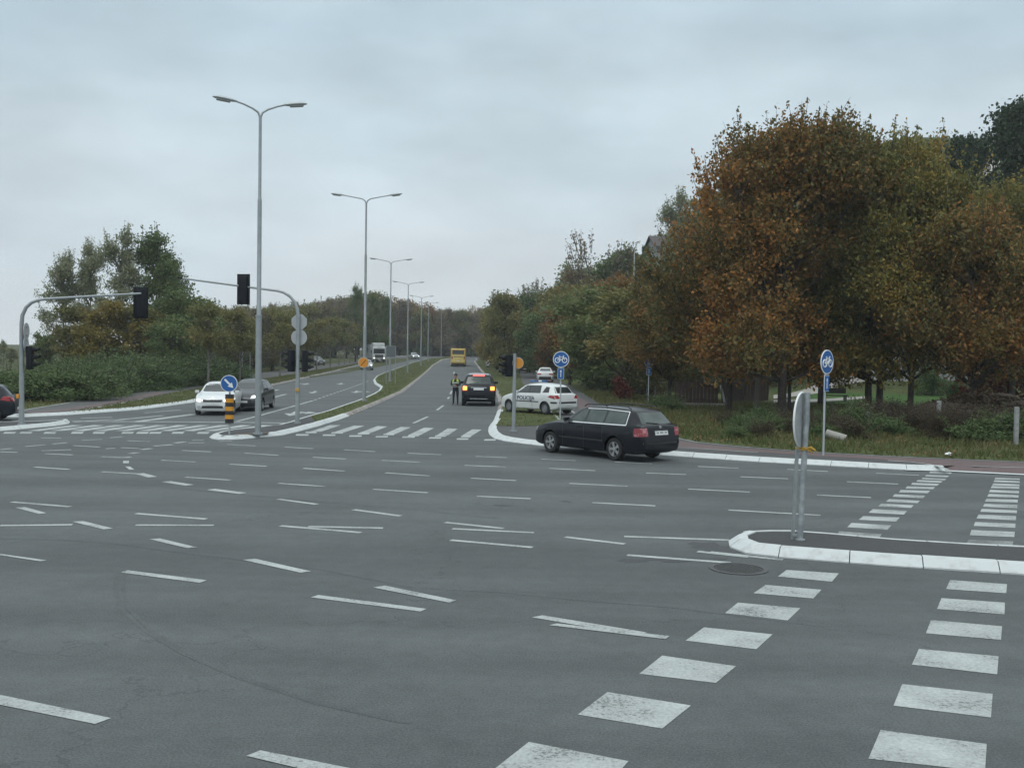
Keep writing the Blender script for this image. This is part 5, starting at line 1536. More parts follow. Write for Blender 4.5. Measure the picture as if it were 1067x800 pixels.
# manhole cover
g = at(769.5, 592.6)
M_iron = mat('cast_iron', (.058, .06, .06), .7, .3, scale=8, bump=.4)
rt = thing('manhole_cover', 'round cast iron manhole cover in the asphalt beside the near crossing', 'manhole cover', (g.x, g.y, .0), R(20))
b_ = MB(); b_.lathe([(.41, .003), (.41, .012), (.345, .012), (.345, .003)], 'Z', 40); b_.build('frame', mat('worn_iron', (.085, .088, .088), .7, .3, scale=12), rt)
b_ = MB(); b_.tube([(0, 0, .001), (0, 0, .007)], .335, 40)
for i in range(-5, 6):
    for j in range(-5, 6):
        if math.hypot(i, j) < 5.2: b_.box((i * .06, j * .06, .009), (.036, .036, .006), rz=R(45) if (i + j) % 2 else 0)
b_.build('lid', M_iron, rt)

# white rail by the trees
a0, a1 = at(671, 414, .12, gheight), at(700, 416.5, .12, gheight)
rt = thing('white_rail', 'low white horizontal rail on grey posts under the trees', 'railing', a0)
d = a1 - a0
sx = deep(670.5, 394.3, a0.y + 1).x; ex = deep(700, 396.8, a0.y + 1).x
b_ = MB(); b_.box(((sx + ex) / 2 - a0.x, 1.0, 1.24), (ex - sx, .09, .12), M=Matrix.Rotation(R(1.5), 4, 'Y')); b_.build('top_rail', mat('white_rail', (.55, .56, .54), .6, var=.1), rt)
b_ = MB(); b_.box(((sx + ex) / 2 - a0.x, 1.0, 1.04), (ex - sx - .4, .05, .06), M=Matrix.Rotation(R(.6), 4, 'Y')); b_.build('lower_rail', M_galv, rt)
for t in (.12, .42, .9):
    b_ = MB(); b_.box((sx - a0.x + (ex - sx) * t, 1.0, .6), (.06, .06, 1.3)); b_.build('post', M_galv, rt)

# ------------------------------------------------------------------ fences, posts and odds and ends in the rough verge
M_cpost = mat('concrete_post', (.24, .25, .25), .85, scale=6, bump=.4, color2=(.33, .34, .33))
def post(px, py, top, label, w=.13, m=M_cpost, grp='posts of the old wire fence', dx=0):
    g = at(px, py, .12, gheight); d = ray(px, top); hh = CAMH + d.z / d.y * g.y - g.z
    b_ = MB(); b_.box((dx / 2, 0, hh / 2), (w, w, hh), M=Matrix.Rotation(math.atan2(dx, hh), 4, 'Y'), bev=.015)
    o = b_.build('fence_post', m); o.location = g; o.rotation_euler.z = random.uniform(-.2, .3); tag(o, label, 'fence post', grp); return o
post(977.5, 456, 417.5, 'pale concrete fence post standing left of the dark brush heap')
post(1058.5, 463, 424, 'pale concrete fence post in front of the dark brush heap, nearest the right edge')
post(904, 448, 429, 'short concrete fence post half hidden in weeds below the thick trunk')
M_wood = mat('dark_wood_post', (.05, .045, .04), .9, scale=7)
for px, py, tp_, w, m, lab in ((731, 421, 394, .16, M_wood, 'dark post at the left end of the reddish fence panel'), (762, 419, 396, .12, M_galv, 'thin grey post right of the leaning white post'), (774, 421, 394, .13, M_wood, 'dark post midway along the shaded fence'),
                               (788, 436, 396, .15, M_wood, 'thick dark post nearest the road in the shaded fence'), (822, 432, 398, .14, M_wood, 'dark post behind the near round sign')):
    post(px, py, tp_, lab, w, m, 'posts of the shaded fence')
post(755.5, 421, 401, 'white post leaning left beside the reddish fence panel', .13, mat('white_post', (.40, .42, .42), .7), 'posts of the shaded fence', dx=-.28)
# reddish board panel and low kerb wall
g0 = at(706, 423.5, .12, gheight); g1 = at(748, 423.5, .12, gheight)
rt = thing('board_fence', 'dark reddish board panel between the shaded fence posts', 'fence', (g0 + g1) / 2 + Vector((0, .6, 0)))
wd = (g1 - g0).length
M_rb = mat('reddish_boards', (.055, .036, .03), .85, scale=4, color2=(.08, .045, .038))
n_ = 12
b_ = MB()
for k in range(n_): b_.box((-wd / 2 + wd * (k + .5) / n_, random.uniform(-.01, .01), .72 + random.uniform(-.03, .03)), (wd / n_ - .02, .03, 1.4))
b_.build('boards', M_rb, rt)
b_ = MB(); b_.box((0, .05, .35), (wd, .04, .08)); b_.box((0, .05, 1.15), (wd, .04, .08)); b_.build('rails', M_wood, rt)
b_ = MB(); b_.box((0, 0, .09), (wd + .6, .2, .2), bev=.02); o = b_.build('low_wall', M_conc); o.location = (g0 + g1) / 2; tag(o, 'low pale concrete edging in the grass before the reddish panel', 'wall')
# brown brush fence going right behind the posts
g0 = at(752, 421, .12, gheight); g1 = at(800, 417, .12, gheight)
b_ = MB()
for k in range(110):
    t = k / 109; p = g0.lerp(g1, t) - g0; h_ = random.uniform(1.2, 1.7)
    b_.tube([(p.x, p.y + random.uniform(-.05, .05), 0), (p.x + random.uniform(-.08, .08), p.y + random.uniform(-.1, .1), h_)], random.uniform(.02, .05), 5)
o = b_.build('reed_fence', mat('brown_reeds', (.075, .055, .045), .9, scale=5)); o.location = g0; tag(o, 'brown reed fence running behind the shaded posts', 'fence')
# hanging yellow lamp-like bag
g = deep(746.4, 400, 57); 
b_ = MB(); b_.lathe([(.001, -.14), (.10, -.13), (.13, -.04), (.10, .06), (.05, .12), (.001, .13)], 'Z', 14); 
rt = thing('hanging_bag', 'small yellow and white bag hanging on the shaded fence', 'bag', g); b_.build('bag', mat('bag_yellow', (.48, .30, .08), .6), rt, True)
b_ = MB(); b_.lathe([(.001, .26), (.04, .25), (.06, .16), (.05, .11)], 'Z', 12); b_.build('bag_top', M_white, rt, True)
b_ = MB(); b_.tube([(0, 0, .2), (.0, .05, .6), (0, 3.0, .9)], .006, 5); b_.build('string', M_black, rt)
# concrete pipe and blue standpipe
g = at(871, 458.5, .12, gheight)
b_ = MB(); M = Matrix.Rotation(R(90), 4, 'Y')
b_.lathe([(.11, -.35), (.15, -.35), (.15, .35), (.11, .35), (.11, -.35)], 'Z', 20, M); o = b_.build('concrete_pipe', M_conc, None, True); o.location = g + Vector((0, 0, .14)); o.rotation_euler = (0, R(14), R(-28)); tag(o, 'short length of pale concrete pipe lying in the weeds', 'pipe')
g = at(851, 456, .12, gheight)
rt = thing('standpipe', 'small blue standpipe in the weeds beside the edge-on bicycle sign', 'standpipe', g)
M_bl = mat('blue_paint', (.02, .11, .20), .5, var=.2, scale=6)
b_ = MB(); b_.lathe([(.08, 0), (.08, .26), (.10, .27), (.10, .30), (.001, .30)], 'Z', 14); b_.build('column', M_bl, rt, True)
b_ = MB(); b_.box((0, 0, .33), (.26, .16, .07), bev=.02); b_.build('cap', M_bl, rt, True)
# litter
for px, py, lab, s_ in ((989, 474.5, 'crumpled white paper on the grass beside the cycle path', .13), (994, 456, 'small pale scrap of litter in the weeds by the fence posts', .09)):
    bm = bmesh.new(); bmesh.ops.create_icosphere(bm, subdivisions=2, radius=s_)
    for v_ in bm.verts: v_.co *= random.uniform(.6, 1.15); v_.co.z *= .55
    me = bpy.data.meshes.new('litter'); bm.to_mesh(me); bm.free(); o = link('litter', me, M_white); o.location = at(px, py, .15, gheight) + Vector((0, 0, .04)); tag(o, lab, 'litter')
# dark low bench by the lawn path
g = at(870, 419, .1, gheight)
rt = thing('park_bench', 'dark low bench beside the lawn path behind the edge-on bicycle sign', 'bench', g, R(5))
b_ = MB(); b_.box((0, 0, .45), (1.6, .42, .06)); b_.build('seat', M_wood, rt)
b_ = MB(); b_.box((0, .2, .75), (1.6, .05, .35)); b_.build('backrest', M_wood, rt)
for sd in (1, -1):
    b_ = MB(); b_.box((sd * .7, .05, .22), (.08, .4, .44)); b_.build('leg', M_concd, rt)

# ------------------------------------------------------------------ buildings
M_wall1 = mat('pale_render', (.42, .43, .42), .85, scale=1.5, bump=.2)
M_wall2 = mat('grey_render', (.22, .225, .23), .85, scale=1.5, bump=.2)
M_roof = mat('dark_roof_tiles', (.07, .06, .058), .8, scale=12, bump=.6)
def house(label, loc, rz, w, d, h, rh, wall, name='house', eave=.4):
    rt = thing(name, label, 'house', loc, rz)
    b_ = MB(); b_.box((0, 0, h / 2 - .5), (w, d, h + 1)); b_.add([(-w / 2, -d / 2, h), (-w / 2, d / 2, h), (-w / 2, 0, h + rh)], [(0, 1, 2)]); b_.add([(w / 2, -d / 2, h), (w / 2, d / 2, h), (w / 2, 0, h + rh)], [(0, 1, 2)]); b_.build('wall', wall, rt)
    b_ = MB(); k = rh / (d / 2)
    for sd in (1, -1):
        A = [(-w / 2 - eave, 0, h + rh + .05), (w / 2 + eave, 0, h + rh + .05), (w / 2 + eave, sd * (d / 2 + eave), h - k * eave + .05), (-w / 2 - eave, sd * (d / 2 + eave), h - k * eave + .05)]
        B = [(x, y, z + .15) for x, y, z in A]
        b_.add(A + B, [(0, 1, 2, 3), (4, 5, 6, 7), (0, 1, 5, 4), (1, 2, 6, 5), (2, 3, 7, 6), (3, 0, 4, 7)])
    ro = b_.build('roof', M_roof, rt)
    b_ = MB(); b_.box((w * .2, d * .12, h + rh + .3), (.6, .6, 1.4)); b_.build('chimney', wall, ro)
    for x in (-w * .28, w * .05, w * .32):
        for sd in (1, -1):
            b_ = MB(); b_.box((x, sd * (d / 2 + .02), h * .55), (1.1, .08, 1.2)); fo = b_.build('window', M_white, rt)
            b_ = MB(); b_.box((x, sd * (d / 2 + .065), h * .55), (.95, .02, 1.05)); b_.build('pane', M_glass, fo)
    for sd in (1, -1):
        b_ = MB(); b_.box((sd * (w / 2 + .02), 0, h * .55), (.08, 1.1, 1.2)); fo = b_.build('window', M_white, rt)
        b_ = MB(); b_.box((sd * (w / 2 + .065), 0, h * .55), (.02, .95, 1.05)); b_.build('pane', M_glass, fo)
    b_ = MB(); b_.box((w * .17, -(d / 2 + .03), 1.0), (.9, .08, 2.0)); b_.build('door', M_wood, rt)
    return rt
hp = deep(697, 262, 165)
house('grey house with a dark roof on the wooded hill', (hp.x + .5, hp.y, hp.z - 2.4), R(8), 7, 6, 2.9, 1.7, M_wall2)
hp = deep(985, 385, 92)
house('pale low house behind the lawn under the big trees', (hp.x, hp.y, gheight(hp.x, hp.y)), R(-4), 15, 7, 3.2, 1.8, M_wall1)
hp = deep(880, 380, 96)
house('white house glimpsed between the trunks of the big trees', (hp.x, hp.y + 2, gheight(hp.x, hp.y)), R(6), 8, 7, 4.6, 1.8, M_wall1)
# low painted wall along the lawn
g0, g1 = at(925, 397.5, .1, gheight), at(1030, 396.5, .1, gheight)
wl_ = thing('garden_wall', 'low pale wall with dark scrawled paint along the back of the lawn', 'wall', g0, math.atan2((g1 - g0).y, (g1 - g0).x))
L__ = (g1 - g0).length
b_ = MB(); b_.box((L__ / 2, 0, .5), (L__, .2, 1.3)); b_.build('wall', mat('painted_wall', (.34, .36, .36), .85, scale=2), wl_)
b_ = MB(); x0 = L__ * .86
for k in range(5): b_.tube([(x0 + .35 * math.cos(a) * (1 - .15 * k) + .15 * k, -.115, .68 + .3 * math.sin(a + .3 * k)) for a in [k + 4.2 * q / 12 for q in range(13)]], .03, 5)
b_.build('scrawl', M_trim, wl_)
# lamp post on the hill
g = deep(660.6, 291, 140)
rt = thing('hill_lamp', 'thin pale lamp post on the wooded hillside', 'street lamp', g)
b_ = MB(); b_.tube([(0, 0, -3), (0, 0, 4.0)], [.09, .07], 8); b_.build('pole', M_galvl, rt); b_ = MB(); b_.box((-.15, 0, 4.05), (.6, .2, .12), bev=.03); b_.build('lamp_head', M_galvl, rt)

# ------------------------------------------------------------------ vegetation
def leaf_mesh(name, C, L, Wd, droop=.0, up=.0):
    """C: (N,3) leaf centres -> mesh of N folded rhombic leaves"""
    n = len(C)
    t = rng.normal(size=(n, 3)); t[:, 2] = t[:, 2] * .8 - droop; t /= np.linalg.norm(t, axis=1)[:, None]
    a = rng.normal(size=(n, 3)); a[:, 2] += up
    b_ = np.cross(t, a); b_ /= np.linalg.norm(b_, axis=1)[:, None]
    s = rng.uniform(.65, 1.25, (n, 1))
    v = np.empty((n, 4, 3)); v[:, 0] = C - t * L * s * .5; v[:, 1] = C + b_ * Wd * s * .5 + t * L * s * .05; v[:, 2] = C + t * L * s * .5; v[:, 3] = C - b_ * Wd * s * .5 + t * L * s * .05
    v = v.reshape(-1, 3).astype(np.float32)
    me = bpy.data.meshes.new(name)
    me.vertices.add(4 * n); me.vertices.foreach_set('co', v.ravel())
    me.loops.add(4 * n); me.loops.foreach_set('vertex_index', np.arange(4 * n, dtype=np.int32))
    me.polygons.add(n); me.polygons.foreach_set('loop_start', np.arange(0, 4 * n, 4, dtype=np.int32)); me.polygons.foreach_set('loop_total', np.full(n, 4, dtype=np.int32))
    me.update(calc_edges=True); return me

def tree_meshes(name, H, prof, Rx, nl, ncl, nleaf, ll, lw, spread=.45, trunk_r=.18, cb=.25, sprigs=0, lobes=.34, seed=1, droop=.3, stems=1, lean=0.0, branch_n=60):
    """prof: crown radius (0..1) over crown height; cb: crown base fraction of H. returns trunk mesh, crown mesh"""
    global rng
    rng = np.random.default_rng(seed); rd = random.Random(seed)
    z0 = H * cb; ch = H - z0
    def pr(u): return max(.02, interp(prof, u)) * Rx
    LB = []
    for i in range(nl):
        u = rd.uniform(.05, .93); a = i * 2.39996 + rd.uniform(-.5, .5); r_ = pr(u) * rd.uniform(.35, .80) if i > 1 else 0
        s = Rx * lobes * rd.uniform(.7, 1.3) * (.55 + .45 * interp(prof, u))
        LB.append((np.array([r_ * math.cos(a), r_ * math.sin(a), z0 + u * ch]), s))
    cl = []; own = []
    for i in range(ncl):
        k = rd.randrange(nl); c, s = LB[k]
        d = rng.normal(size=3); d /= np.linalg.norm(d); p = c + d * s * rd.uniform(.45, 1.0) * np.array([1, 1, .85])
        u = (p[2] - z0) / ch
        if u < -.05 or u > 1.0: continue
        cl.append(p); own.append(k)
    cl = np.array(cl)
    idx = rng.integers(0, len(cl), nleaf)
    C = cl[idx] + rng.normal(size=(nleaf, 3)) * spread * rng.uniform(.4, 1.2, (nleaf, 1)) * np.array([1, 1, .8])
    b_ = MB()
    # trunks and limbs
    for st in range(stems):
        a = 2 * math.pi * st / max(1, stems) + 1; off = .0 if stems == 1 else .35
        sx, sy = math.cos(a), math.sin(a)
        top = z0 + ch * .72
        pts = [(off * sx + sx * (0 if stems == 1 else 1) * t * .14 * Rx * t + lean * t * H * .2 + rd.uniform(-.04, .04) * t * 3, off * sy + (0 if stems == 1 else sy) * t * t * .14 * Rx + rd.uniform(-.1, .1) * t, t * top) for t in (0, .04, .15, .3, .5, .75, 1)]
        b_.tube(pts, [trunk_r * 1.5, trunk_r * 1.12, trunk_r, trunk_r * .85, trunk_r * .62, trunk_r * .35, trunk_r * .1], 9)
    for i, (c, s) in enumerate(LB):
        h0 = max(z0 * .75, c[2] - np.hypot(c[0], c[1]) * rd.uniform(.7, 1.1) - .6); h0 = min(h0, H * .8)
        tx = lean * h0 * .2
        m = (np.array([tx, 0, h0]) + c) / 2 + np.array([c[0] * .12, c[1] * .12, -.1 * s])
        b_.tube([(tx * .98, 0, h0), tuple(m), tuple(c)], [trunk_r * .42, trunk_r * .28, trunk_r * .12], 6)
    sel = rng.permutation(len(cl))[:branch_n]
    for i in sel:
        c, s = LB[own[i]]; p = cl[i]; m = (c + p) / 2 + rng.normal(size=3) * .1
        b_.tube([tuple(c), tuple(m), tuple(p)], [trunk_r * .12, trunk_r * .08, .012], 4, False)
    SP = []
    if sprigs:
        cen = np.array([0, 0, z0 + ch * .45])
        out = [p for p in cl if ((p - cen)[2] > 0 and (abs(np.linalg.norm((p - cen) / np.array([Rx, Rx, ch * .55]))) > .72))]
        for k in range(sprigs):
            p = out[rd.randrange(len(out))] + rng.normal(size=3) * .3; d = (p - cen); d /= np.linalg.norm(d); d = d + np.array([0, 0, 1.0]) + rng.normal(size=3) * .25; d /= np.linalg.norm(d)
            l = rd.uniform(.6, 1.5); q = p + d * l
            b_.tube([tuple(p - d * .3), tuple((p + q) / 2 + rng.normal(size=3) * .04), tuple(q)], [.022, .015, .006], 4, False)
            for j in range(rd.randint(9, 16)): SP.append(p + d * l * rd.uniform(.15, 1.05) + rng.normal(size=3) * .09)
        C = np.vstack([C, np.array(SP)])
    C = C[C[:, 2] > z0 * .6]
    tm = b_.mesh(name + '_trunk', True); cm = leaf_mesh(name + '_crown', C, ll, lw, droop)
    return tm, cm

M_bark = mat('dark_bark', (.035, .028, .022), .95, scale=6, bump=.8, bscale=12, color2=(.065, .055, .045))
M_barkp = mat('pale_bark', (.12, .115, .10), .9, scale=6, bump=.5, color2=(.19, .18, .16))
G = dict
LF = {
 'poplar': leaf_mat('leaf_poplar', [(.070, .085, .050), (.10, .115, .065), (.15, .155, .10), (.14, .13, .08)], 2.0),
 'green': leaf_mat('leaf_green', [(.030, .050, .020), (.048, .072, .026), (.075, .098, .034), (.11, .10, .04)], 1.75),
 'olive': leaf_mat('leaf_olive', [(.050, .062, .024), (.080, .088, .030), (.115, .105, .036), (.15, .098, .036)], 1.65),
 'brown': leaf_mat('leaf_brown', [(.062, .054, .040), (.088, .074, .050), (.11, .092, .056), (.085, .088, .044)], 1.8),
 'orange': leaf_mat('leaf_orange', [(.075, .062, .024), (.13, .080, .026), (.18, .095, .030), (.09, .085, .028)], 1.17),
 'yellow': leaf_mat('leaf_yellow', [(.08, .085, .022), (.15, .12, .025), (.20, .14, .028)], 1.215),
 'autumn': leaf_mat('leaf_autumn', [(.032, .046, .014), (.050, .056, .018), (.095, .068, .020), (.17, .080, .022), (.30, .13, .032)], 1.75, .22),
 'autumn2': leaf_mat('leaf_autumn_green', [(.036, .050, .017), (.060, .072, .021), (.10, .092, .024), (.18, .120, .027), (.24, .105, .025)], 1.75, .25),
 'dark': leaf_mat('leaf_dark_green', [(.012, .024, .012), (.020, .038, .016), (.035, .052, .022)], 1.2),
 'bush': leaf_mat('leaf_bush', [(.032, .062, .024), (.052, .090, .032), (.080, .115, .040), (.10, .10, .05)], 1.4),
 'brush': leaf_mat('leaf_brush', [(.035, .028, .018), (.060, .045, .025), (.085, .060, .032), (.060, .065, .028)], 0.99),
 'red': leaf_mat('leaf_red', [(.10, .020, .015), (.18, .035, .025), (.08, .03, .02)], 0.8),
 'ivy': leaf_mat('leaf_grass', [(.055, .070, .022), (.075, .100, .030), (.10, .115, .038), (.15, .125, .06), (.17, .13, .07)], 1.045, .9),
}
rnd = [(0, .35), (.15, .78), (.4, 1), (.7, .86), (.9, .5), (1, .2)]
pop = [(0, .5), (.3, 1), (.6, .85), (.85, .5), (1, .15)]
wide = [(0, .45), (.12, .8), (.35, 1), (.65, .92), (.85, .65), (1, .25)]
TM = {}
def deft(key, lf, bark=M_bark, **k):
    t, c = tree_meshes(key, **k); t.materials.append(bark); c.materials.append(LF[lf]); TM[key] = (t, c)
deft('poplarA', 'poplar', M_barkp, H=14, prof=pop, Rx=2.6, nl=20, ncl=330, nleaf=12500, ll=.20, lw=.14, spread=.34, seed=3, cb=.14, lobes=.38, sprigs=60)
deft('poplarB', 'green', M_bark, H=14, prof=pop, Rx=3.4, nl=22, ncl=400, nleaf=19000, ll=.21, lw=.15, spread=.38, seed=4, cb=.12, lobes=.38, sprigs=70)
deft('oliveA', 'olive', H=9, prof=rnd, Rx=3.4, nl=16, ncl=260, nleaf=11000, ll=.27, lw=.18, spread=.42, seed=5, cb=.15)
deft('oliveB', 'olive', H=10, prof=pop, Rx=3.0, nl=16, ncl=260, nleaf=11000, ll=.27, lw=.18, spread=.42, seed=6, cb=.12, sprigs=30)
deft('greenA', 'green', H=9, prof=rnd, Rx=3.8, nl=18, ncl=280, nleaf=13000, ll=.27, lw=.19, spread=.45, seed=7, cb=.10)
deft('brownA', 'brown', H=10, prof=rnd, Rx=3.5, nl=18, ncl=300, nleaf=8500, ll=.25, lw=.17, spread=.5, seed=8, cb=.12, sprigs=90, branch_n=160)
deft('brownB', 'brown', H=11, prof=pop, Rx=3.2, nl=18, ncl=300, nleaf=8000, ll=.25, lw=.17, spread=.5, seed=9, cb=.12, sprigs=90, branch_n=160)
deft('orangeA', 'orange', H=9.5, prof=rnd, Rx=3.5, nl=16, ncl=260, nleaf=10500, ll=.27, lw=.18, spread=.42, seed=10, cb=.14)
deft('yellowA', 'yellow', H=8, prof=rnd, Rx=3.3, nl=16, ncl=240, nleaf=9500, ll=.27, lw=.18, spread=.42, seed=11, cb=.12)
deft('bareA', 'brown', H=9, prof=rnd, Rx=2.8, nl=14, ncl=200, nleaf=1400, ll=.2, lw=.13, spread=.4, seed=12, cb=.2, branch_n=200, sprigs=110)
deft('young', 'olive', M_barkp, H=6.5, prof=rnd, Rx=1.7, nl=10, ncl=140, nleaf=3800, ll=.2, lw=.14, spread=.3, seed=13, cb=.40, trunk_r=.085)
deft('bigA', 'autumn', H=15, prof=wide, Rx=7.2, nl=38, ncl=1150, nleaf=76000, ll=.23, lw=.13, spread=.48, seed=21, cb=.17, trunk_r=.21, sprigs=640, lobes=.30, stems=2, branch_n=420, droop=.6)
deft('bigB', 'autumn2', H=13.5, prof=wide, Rx=6.4, nl=34, ncl=1000, nleaf=56000, ll=.22, lw=.13, spread=.48, seed=22, cb=.22, trunk_r=.19, sprigs=420, lobes=.30, stems=1, lean=.12, branch_n=320, droop=.6)
deft('bigC', 'autumn', H=10.5, prof=wide, Rx=5.2, nl=30, ncl=700, nleaf=42000, ll=.22, lw=.125, spread=.44, seed=23, cb=.24, trunk_r=.16, sprigs=220, lobes=.32, branch_n=200, droop=.6)
deft('darkA', 'dark', H=16, prof=rnd, Rx=4.6, nl=24, ncl=500, nleaf=24000, ll=.26, lw=.18, spread=.42, seed=24, cb=.15, trunk_r=.3, lobes=.3)
bushp = [(0, .9), (.3, 1), (.7, .8), (1, .3)]
deft('bushG', 'bush', H=2.6, prof=bushp, Rx=2.2, nl=12, ncl=160, nleaf=6500, ll=.17, lw=.10, spread=.26, seed=31, cb=.02, trunk_r=.05, lobes=.4, sprigs=30)
deft('bushO', 'brush', H=2.0, prof=bushp, Rx=1.8, nl=12, ncl=160, nleaf=4200, ll=.14, lw=.08, spread=.26, seed=32, cb=.02, trunk_r=.04, lobes=.4, sprigs=60, branch_n=120)
deft('bushR', 'red', H=1.8, prof=bushp, Rx=1.3, nl=9, ncl=90, nleaf=2600, ll=.14, lw=.1, spread=.22, seed=33, cb=.05, trunk_r=.04, lobes=.4)
_t, _c = TM['bigA']; _c2 = _c.copy(); _c2.materials.clear(); _c2.materials.append(LF['autumn2']); TM['bigD'] = (_t, _c2)
def plant(key, x, y, s=1.0, label=None, cat='tree', group=None, name='tree', rz=None, z=None, sz=None):
    t, c = TM[key]
    root = thing(name, label, cat, (x, y, gheight(x, y) + .02 if z is None else z), random.uniform(0, 6.28) if rz is None else rz, group)
    root.scale = (s, s, (sz or s))
    to = link('trunk', t, None, root); co = link('crown' if cat == 'tree' else 'foliage', c, None, root)
    return root
def plant_px(key, px, dist, top_py, label, cat='tree', group=None, name='tree', base_h=None, wid=1.0, rz=None):
    """tree whose top shows at a pixel row"""
    p = deep(px, top_py, dist); H0_ = {'poplarA': 14.6, 'poplarB': 14.6, 'oliveA': 9, 'oliveB': 10.4, 'greenA': 9, 'brownA': 10.4, 'brownB': 11.5, 'orangeA': 9.4, 'yellowA': 8, 'bareA': 9.6, 'young': 6.5, 'bigA': 16.8, 'bigD': 16.8, 'bigB': 14.9, 'bigC': 11.5, 'darkA': 16, 'bushG': 2.7, 'bushO': 2.1, 'bushR': 1.8}[key]
    g = gheight(p.x, p.y); s = max(.25, (p.z - g) / H0_)
    return plant(key, p.x, p.y, s * wid, label, cat, group, name, rz, None, s)

# big autumn group on the right
plant_px('bigA', 822, 50, 104, 'large rust-brown autumn tree, tallest of the group on the right, with sprigs on its crown', rz=.4, wid=.92)
plant_px('bigD', 918, 52, 116, 'large rust and green autumn tree behind the edge-on bicycle sign', rz=2.2, wid=.85)
plant_px('bigB', 955, 50, 160, 'broad yellow-green autumn tree with a leaning trunk above the lawn', rz=.2, wid=.85)
plant_px('bigC', 764, 54, 205, 'lower rust-coloured tree at the left edge of the big autumn group', rz=1.1, wid=.9)
plant_px('bigC', 1020, 47, 205, 'yellow-brown autumn tree with a thin trunk on the lawn at right', rz=3.0, wid=.9)
plant_px('bigB', 1062, 58, 175, 'dark yellowish tree filling the right edge of the view', rz=4.0, wid=.9)
plant_px('darkA', 1062, 85, 108, 'dark green tree rising above the autumn trees at the right edge', wid=.9)
plant_px('darkA', 1012, 92, 142, 'dark green tree top showing between autumn crowns', wid=.7)
plant_px('bigC', 860, 62, 215, 'dark leafy tree behind the trunks of the big autumn group', rz=5)
plant_px('poplarA', 706, 130, 195, 'pale thin-leaved tree standing beside the grey hill house', wid=1.0)
plant_px('bigC', 700, 64, 282, 'low green-brown tree above the white rail', rz=2)
plant_px('oliveA', 655, 70, 300, 'dark olive tree left of the white rail', wid=1.3)
plant_px('greenA', 632, 80, 298, 'dark green tree behind the round bicycle sign', wid=1.3)
plant_px('orangeA', 640, 92, 288, 'orange-brown tree high behind the police car', wid=1.2)
plant_px('bareA', 620, 150, 240, 'almost bare tree on the skyline of the hill')
plant_px('bareA', 556, 165, 290, 'thin dark tree on the left end of the hill skyline')
plant_px('greenA', 655, 150, 254, 'grey-green tree on the hilltop beside the thin lamp post')
for px, dist, ty, lab in ((672.5, 160, 256, 'slim dark cypress left of the hill house'), (676, 161, 257.5, 'slim dark cypress nearest the wall of the hill house')):
    plant_px('darkA', px, dist, ty, lab, group='small cypresses by the hill house', name='cypress', wid=.35)
plant_px('bushR', 648, 66, 394, 'dark red leafed shrub under the trees behind the estate car', 'shrub', name='shrub', wid=.8)
plant_px('bushR', 1052, 62, 366, 'red leafed shrub by the teal car at the right edge', 'shrub', name='shrub')
plant_px('bushG', 972, 80, 378, 'small round olive shrub at the back of the lawn', 'shrub', name='shrub', wid=.8)
plant_px('bushG', 996, 66, 398, 'little dark round shrub on the lawn', 'shrub', name='shrub', wid=.6)

# trees over the hill: individuals
hs = 'trees crowding the wooded hillside'
hl = 'bushy autumn tree in the crowd covering the hillside'
random.seed(11)
def skyline(px):   # photograph row of the hill's treetops
    return interp([(470, 326), (500, 322), (530, 312), (545, 298), (560, 292), (600, 276), (640, 266), (680, 268), (760, 262), (1067, 250)], px)
keys = ['oliveA', 'greenA', 'greenA', 'oliveB', 'oliveA', 'greenA', 'yellowA', 'orangeA']
cnt = 0
for row, (dist, f) in enumerate(((86, .28), (100, .42), (118, .58), (138, .74), (162, .88), (190, 1.0))):
    px = 614 if dist < 95 else (548 if dist < 110 else (534 if dist < 130 else 520))
    while px < 800:
        ty = 368 - (368 - skyline(px)) * f * random.uniform(.90, 1.04) - 10 * (1 - f)
        p = deep(px, ty, dist + random.uniform(-5, 5)); g = gheight(p.x, p.y)
        hh = p.z - g
        if (p.xy - pc_root.location.xy).length < 8.5 or (p.xy - _g.xy).length < 7: px += 14; continue
        if hh > 3.2 and hh < 15 and p.x > xr_at(min(p.y, 200)) + 5.5:
            k = random.choice(keys if row != 3 else ['yellowA', 'oliveA', 'greenA', 'orangeA'])
            plant_px(k, px, p.y, ty, hl, group=hs, wid=random.uniform(1.0, 1.35) * (1.25 if hh < 6 else 1)); cnt += 1
        elif hh <= 3.2:
            s = random.uniform(1.1, 1.8)
            if p.x > xr_at(min(p.y, 200)) + 5.5:
                plant(random.choice(['greenA', 'oliveA']), p.x, p.y, .55 * s, hl, group=hs); cnt += 1
        px += random.uniform(15, 24) * (110 / dist) ** .5
# trees standing along the right kerb farther on (row beyond the footpath)
for i, (px, dist, ty) in enumerate(((526, 126, 306), (523, 140, 312), (519, 155, 318), (514, 180, 322), (509, 205, 325))):
    plant_px(['oliveA', 'oliveB', 'yellowA', 'oliveA', 'brownA'][i], px, dist, ty, ['nearest', 'second', 'third', 'fourth', 'farthest'][i] + ' of the trees lining the right kerb of the avenue', group='trees along the right kerb', wid=.95)
# right middle: hedge of trees filling below the crowns at far right background
for i, (px, dist, ty, k) in enumerate(((905, 104, 285, 'greenA'), (945, 110, 275, 'darkA'), (985, 112, 270, 'greenA'), (1030, 104, 268, 'darkA'), (1075, 100, 262, 'greenA'), (820, 96, 285, 'oliveA'), (860, 100, 280, 'greenA'), (780, 92, 290, 'oliveA'))):
    plant_px(k, px, dist, ty, 'dark tree of the belt behind the lawn houses', group='tree belt behind the lawn', wid=1.4)

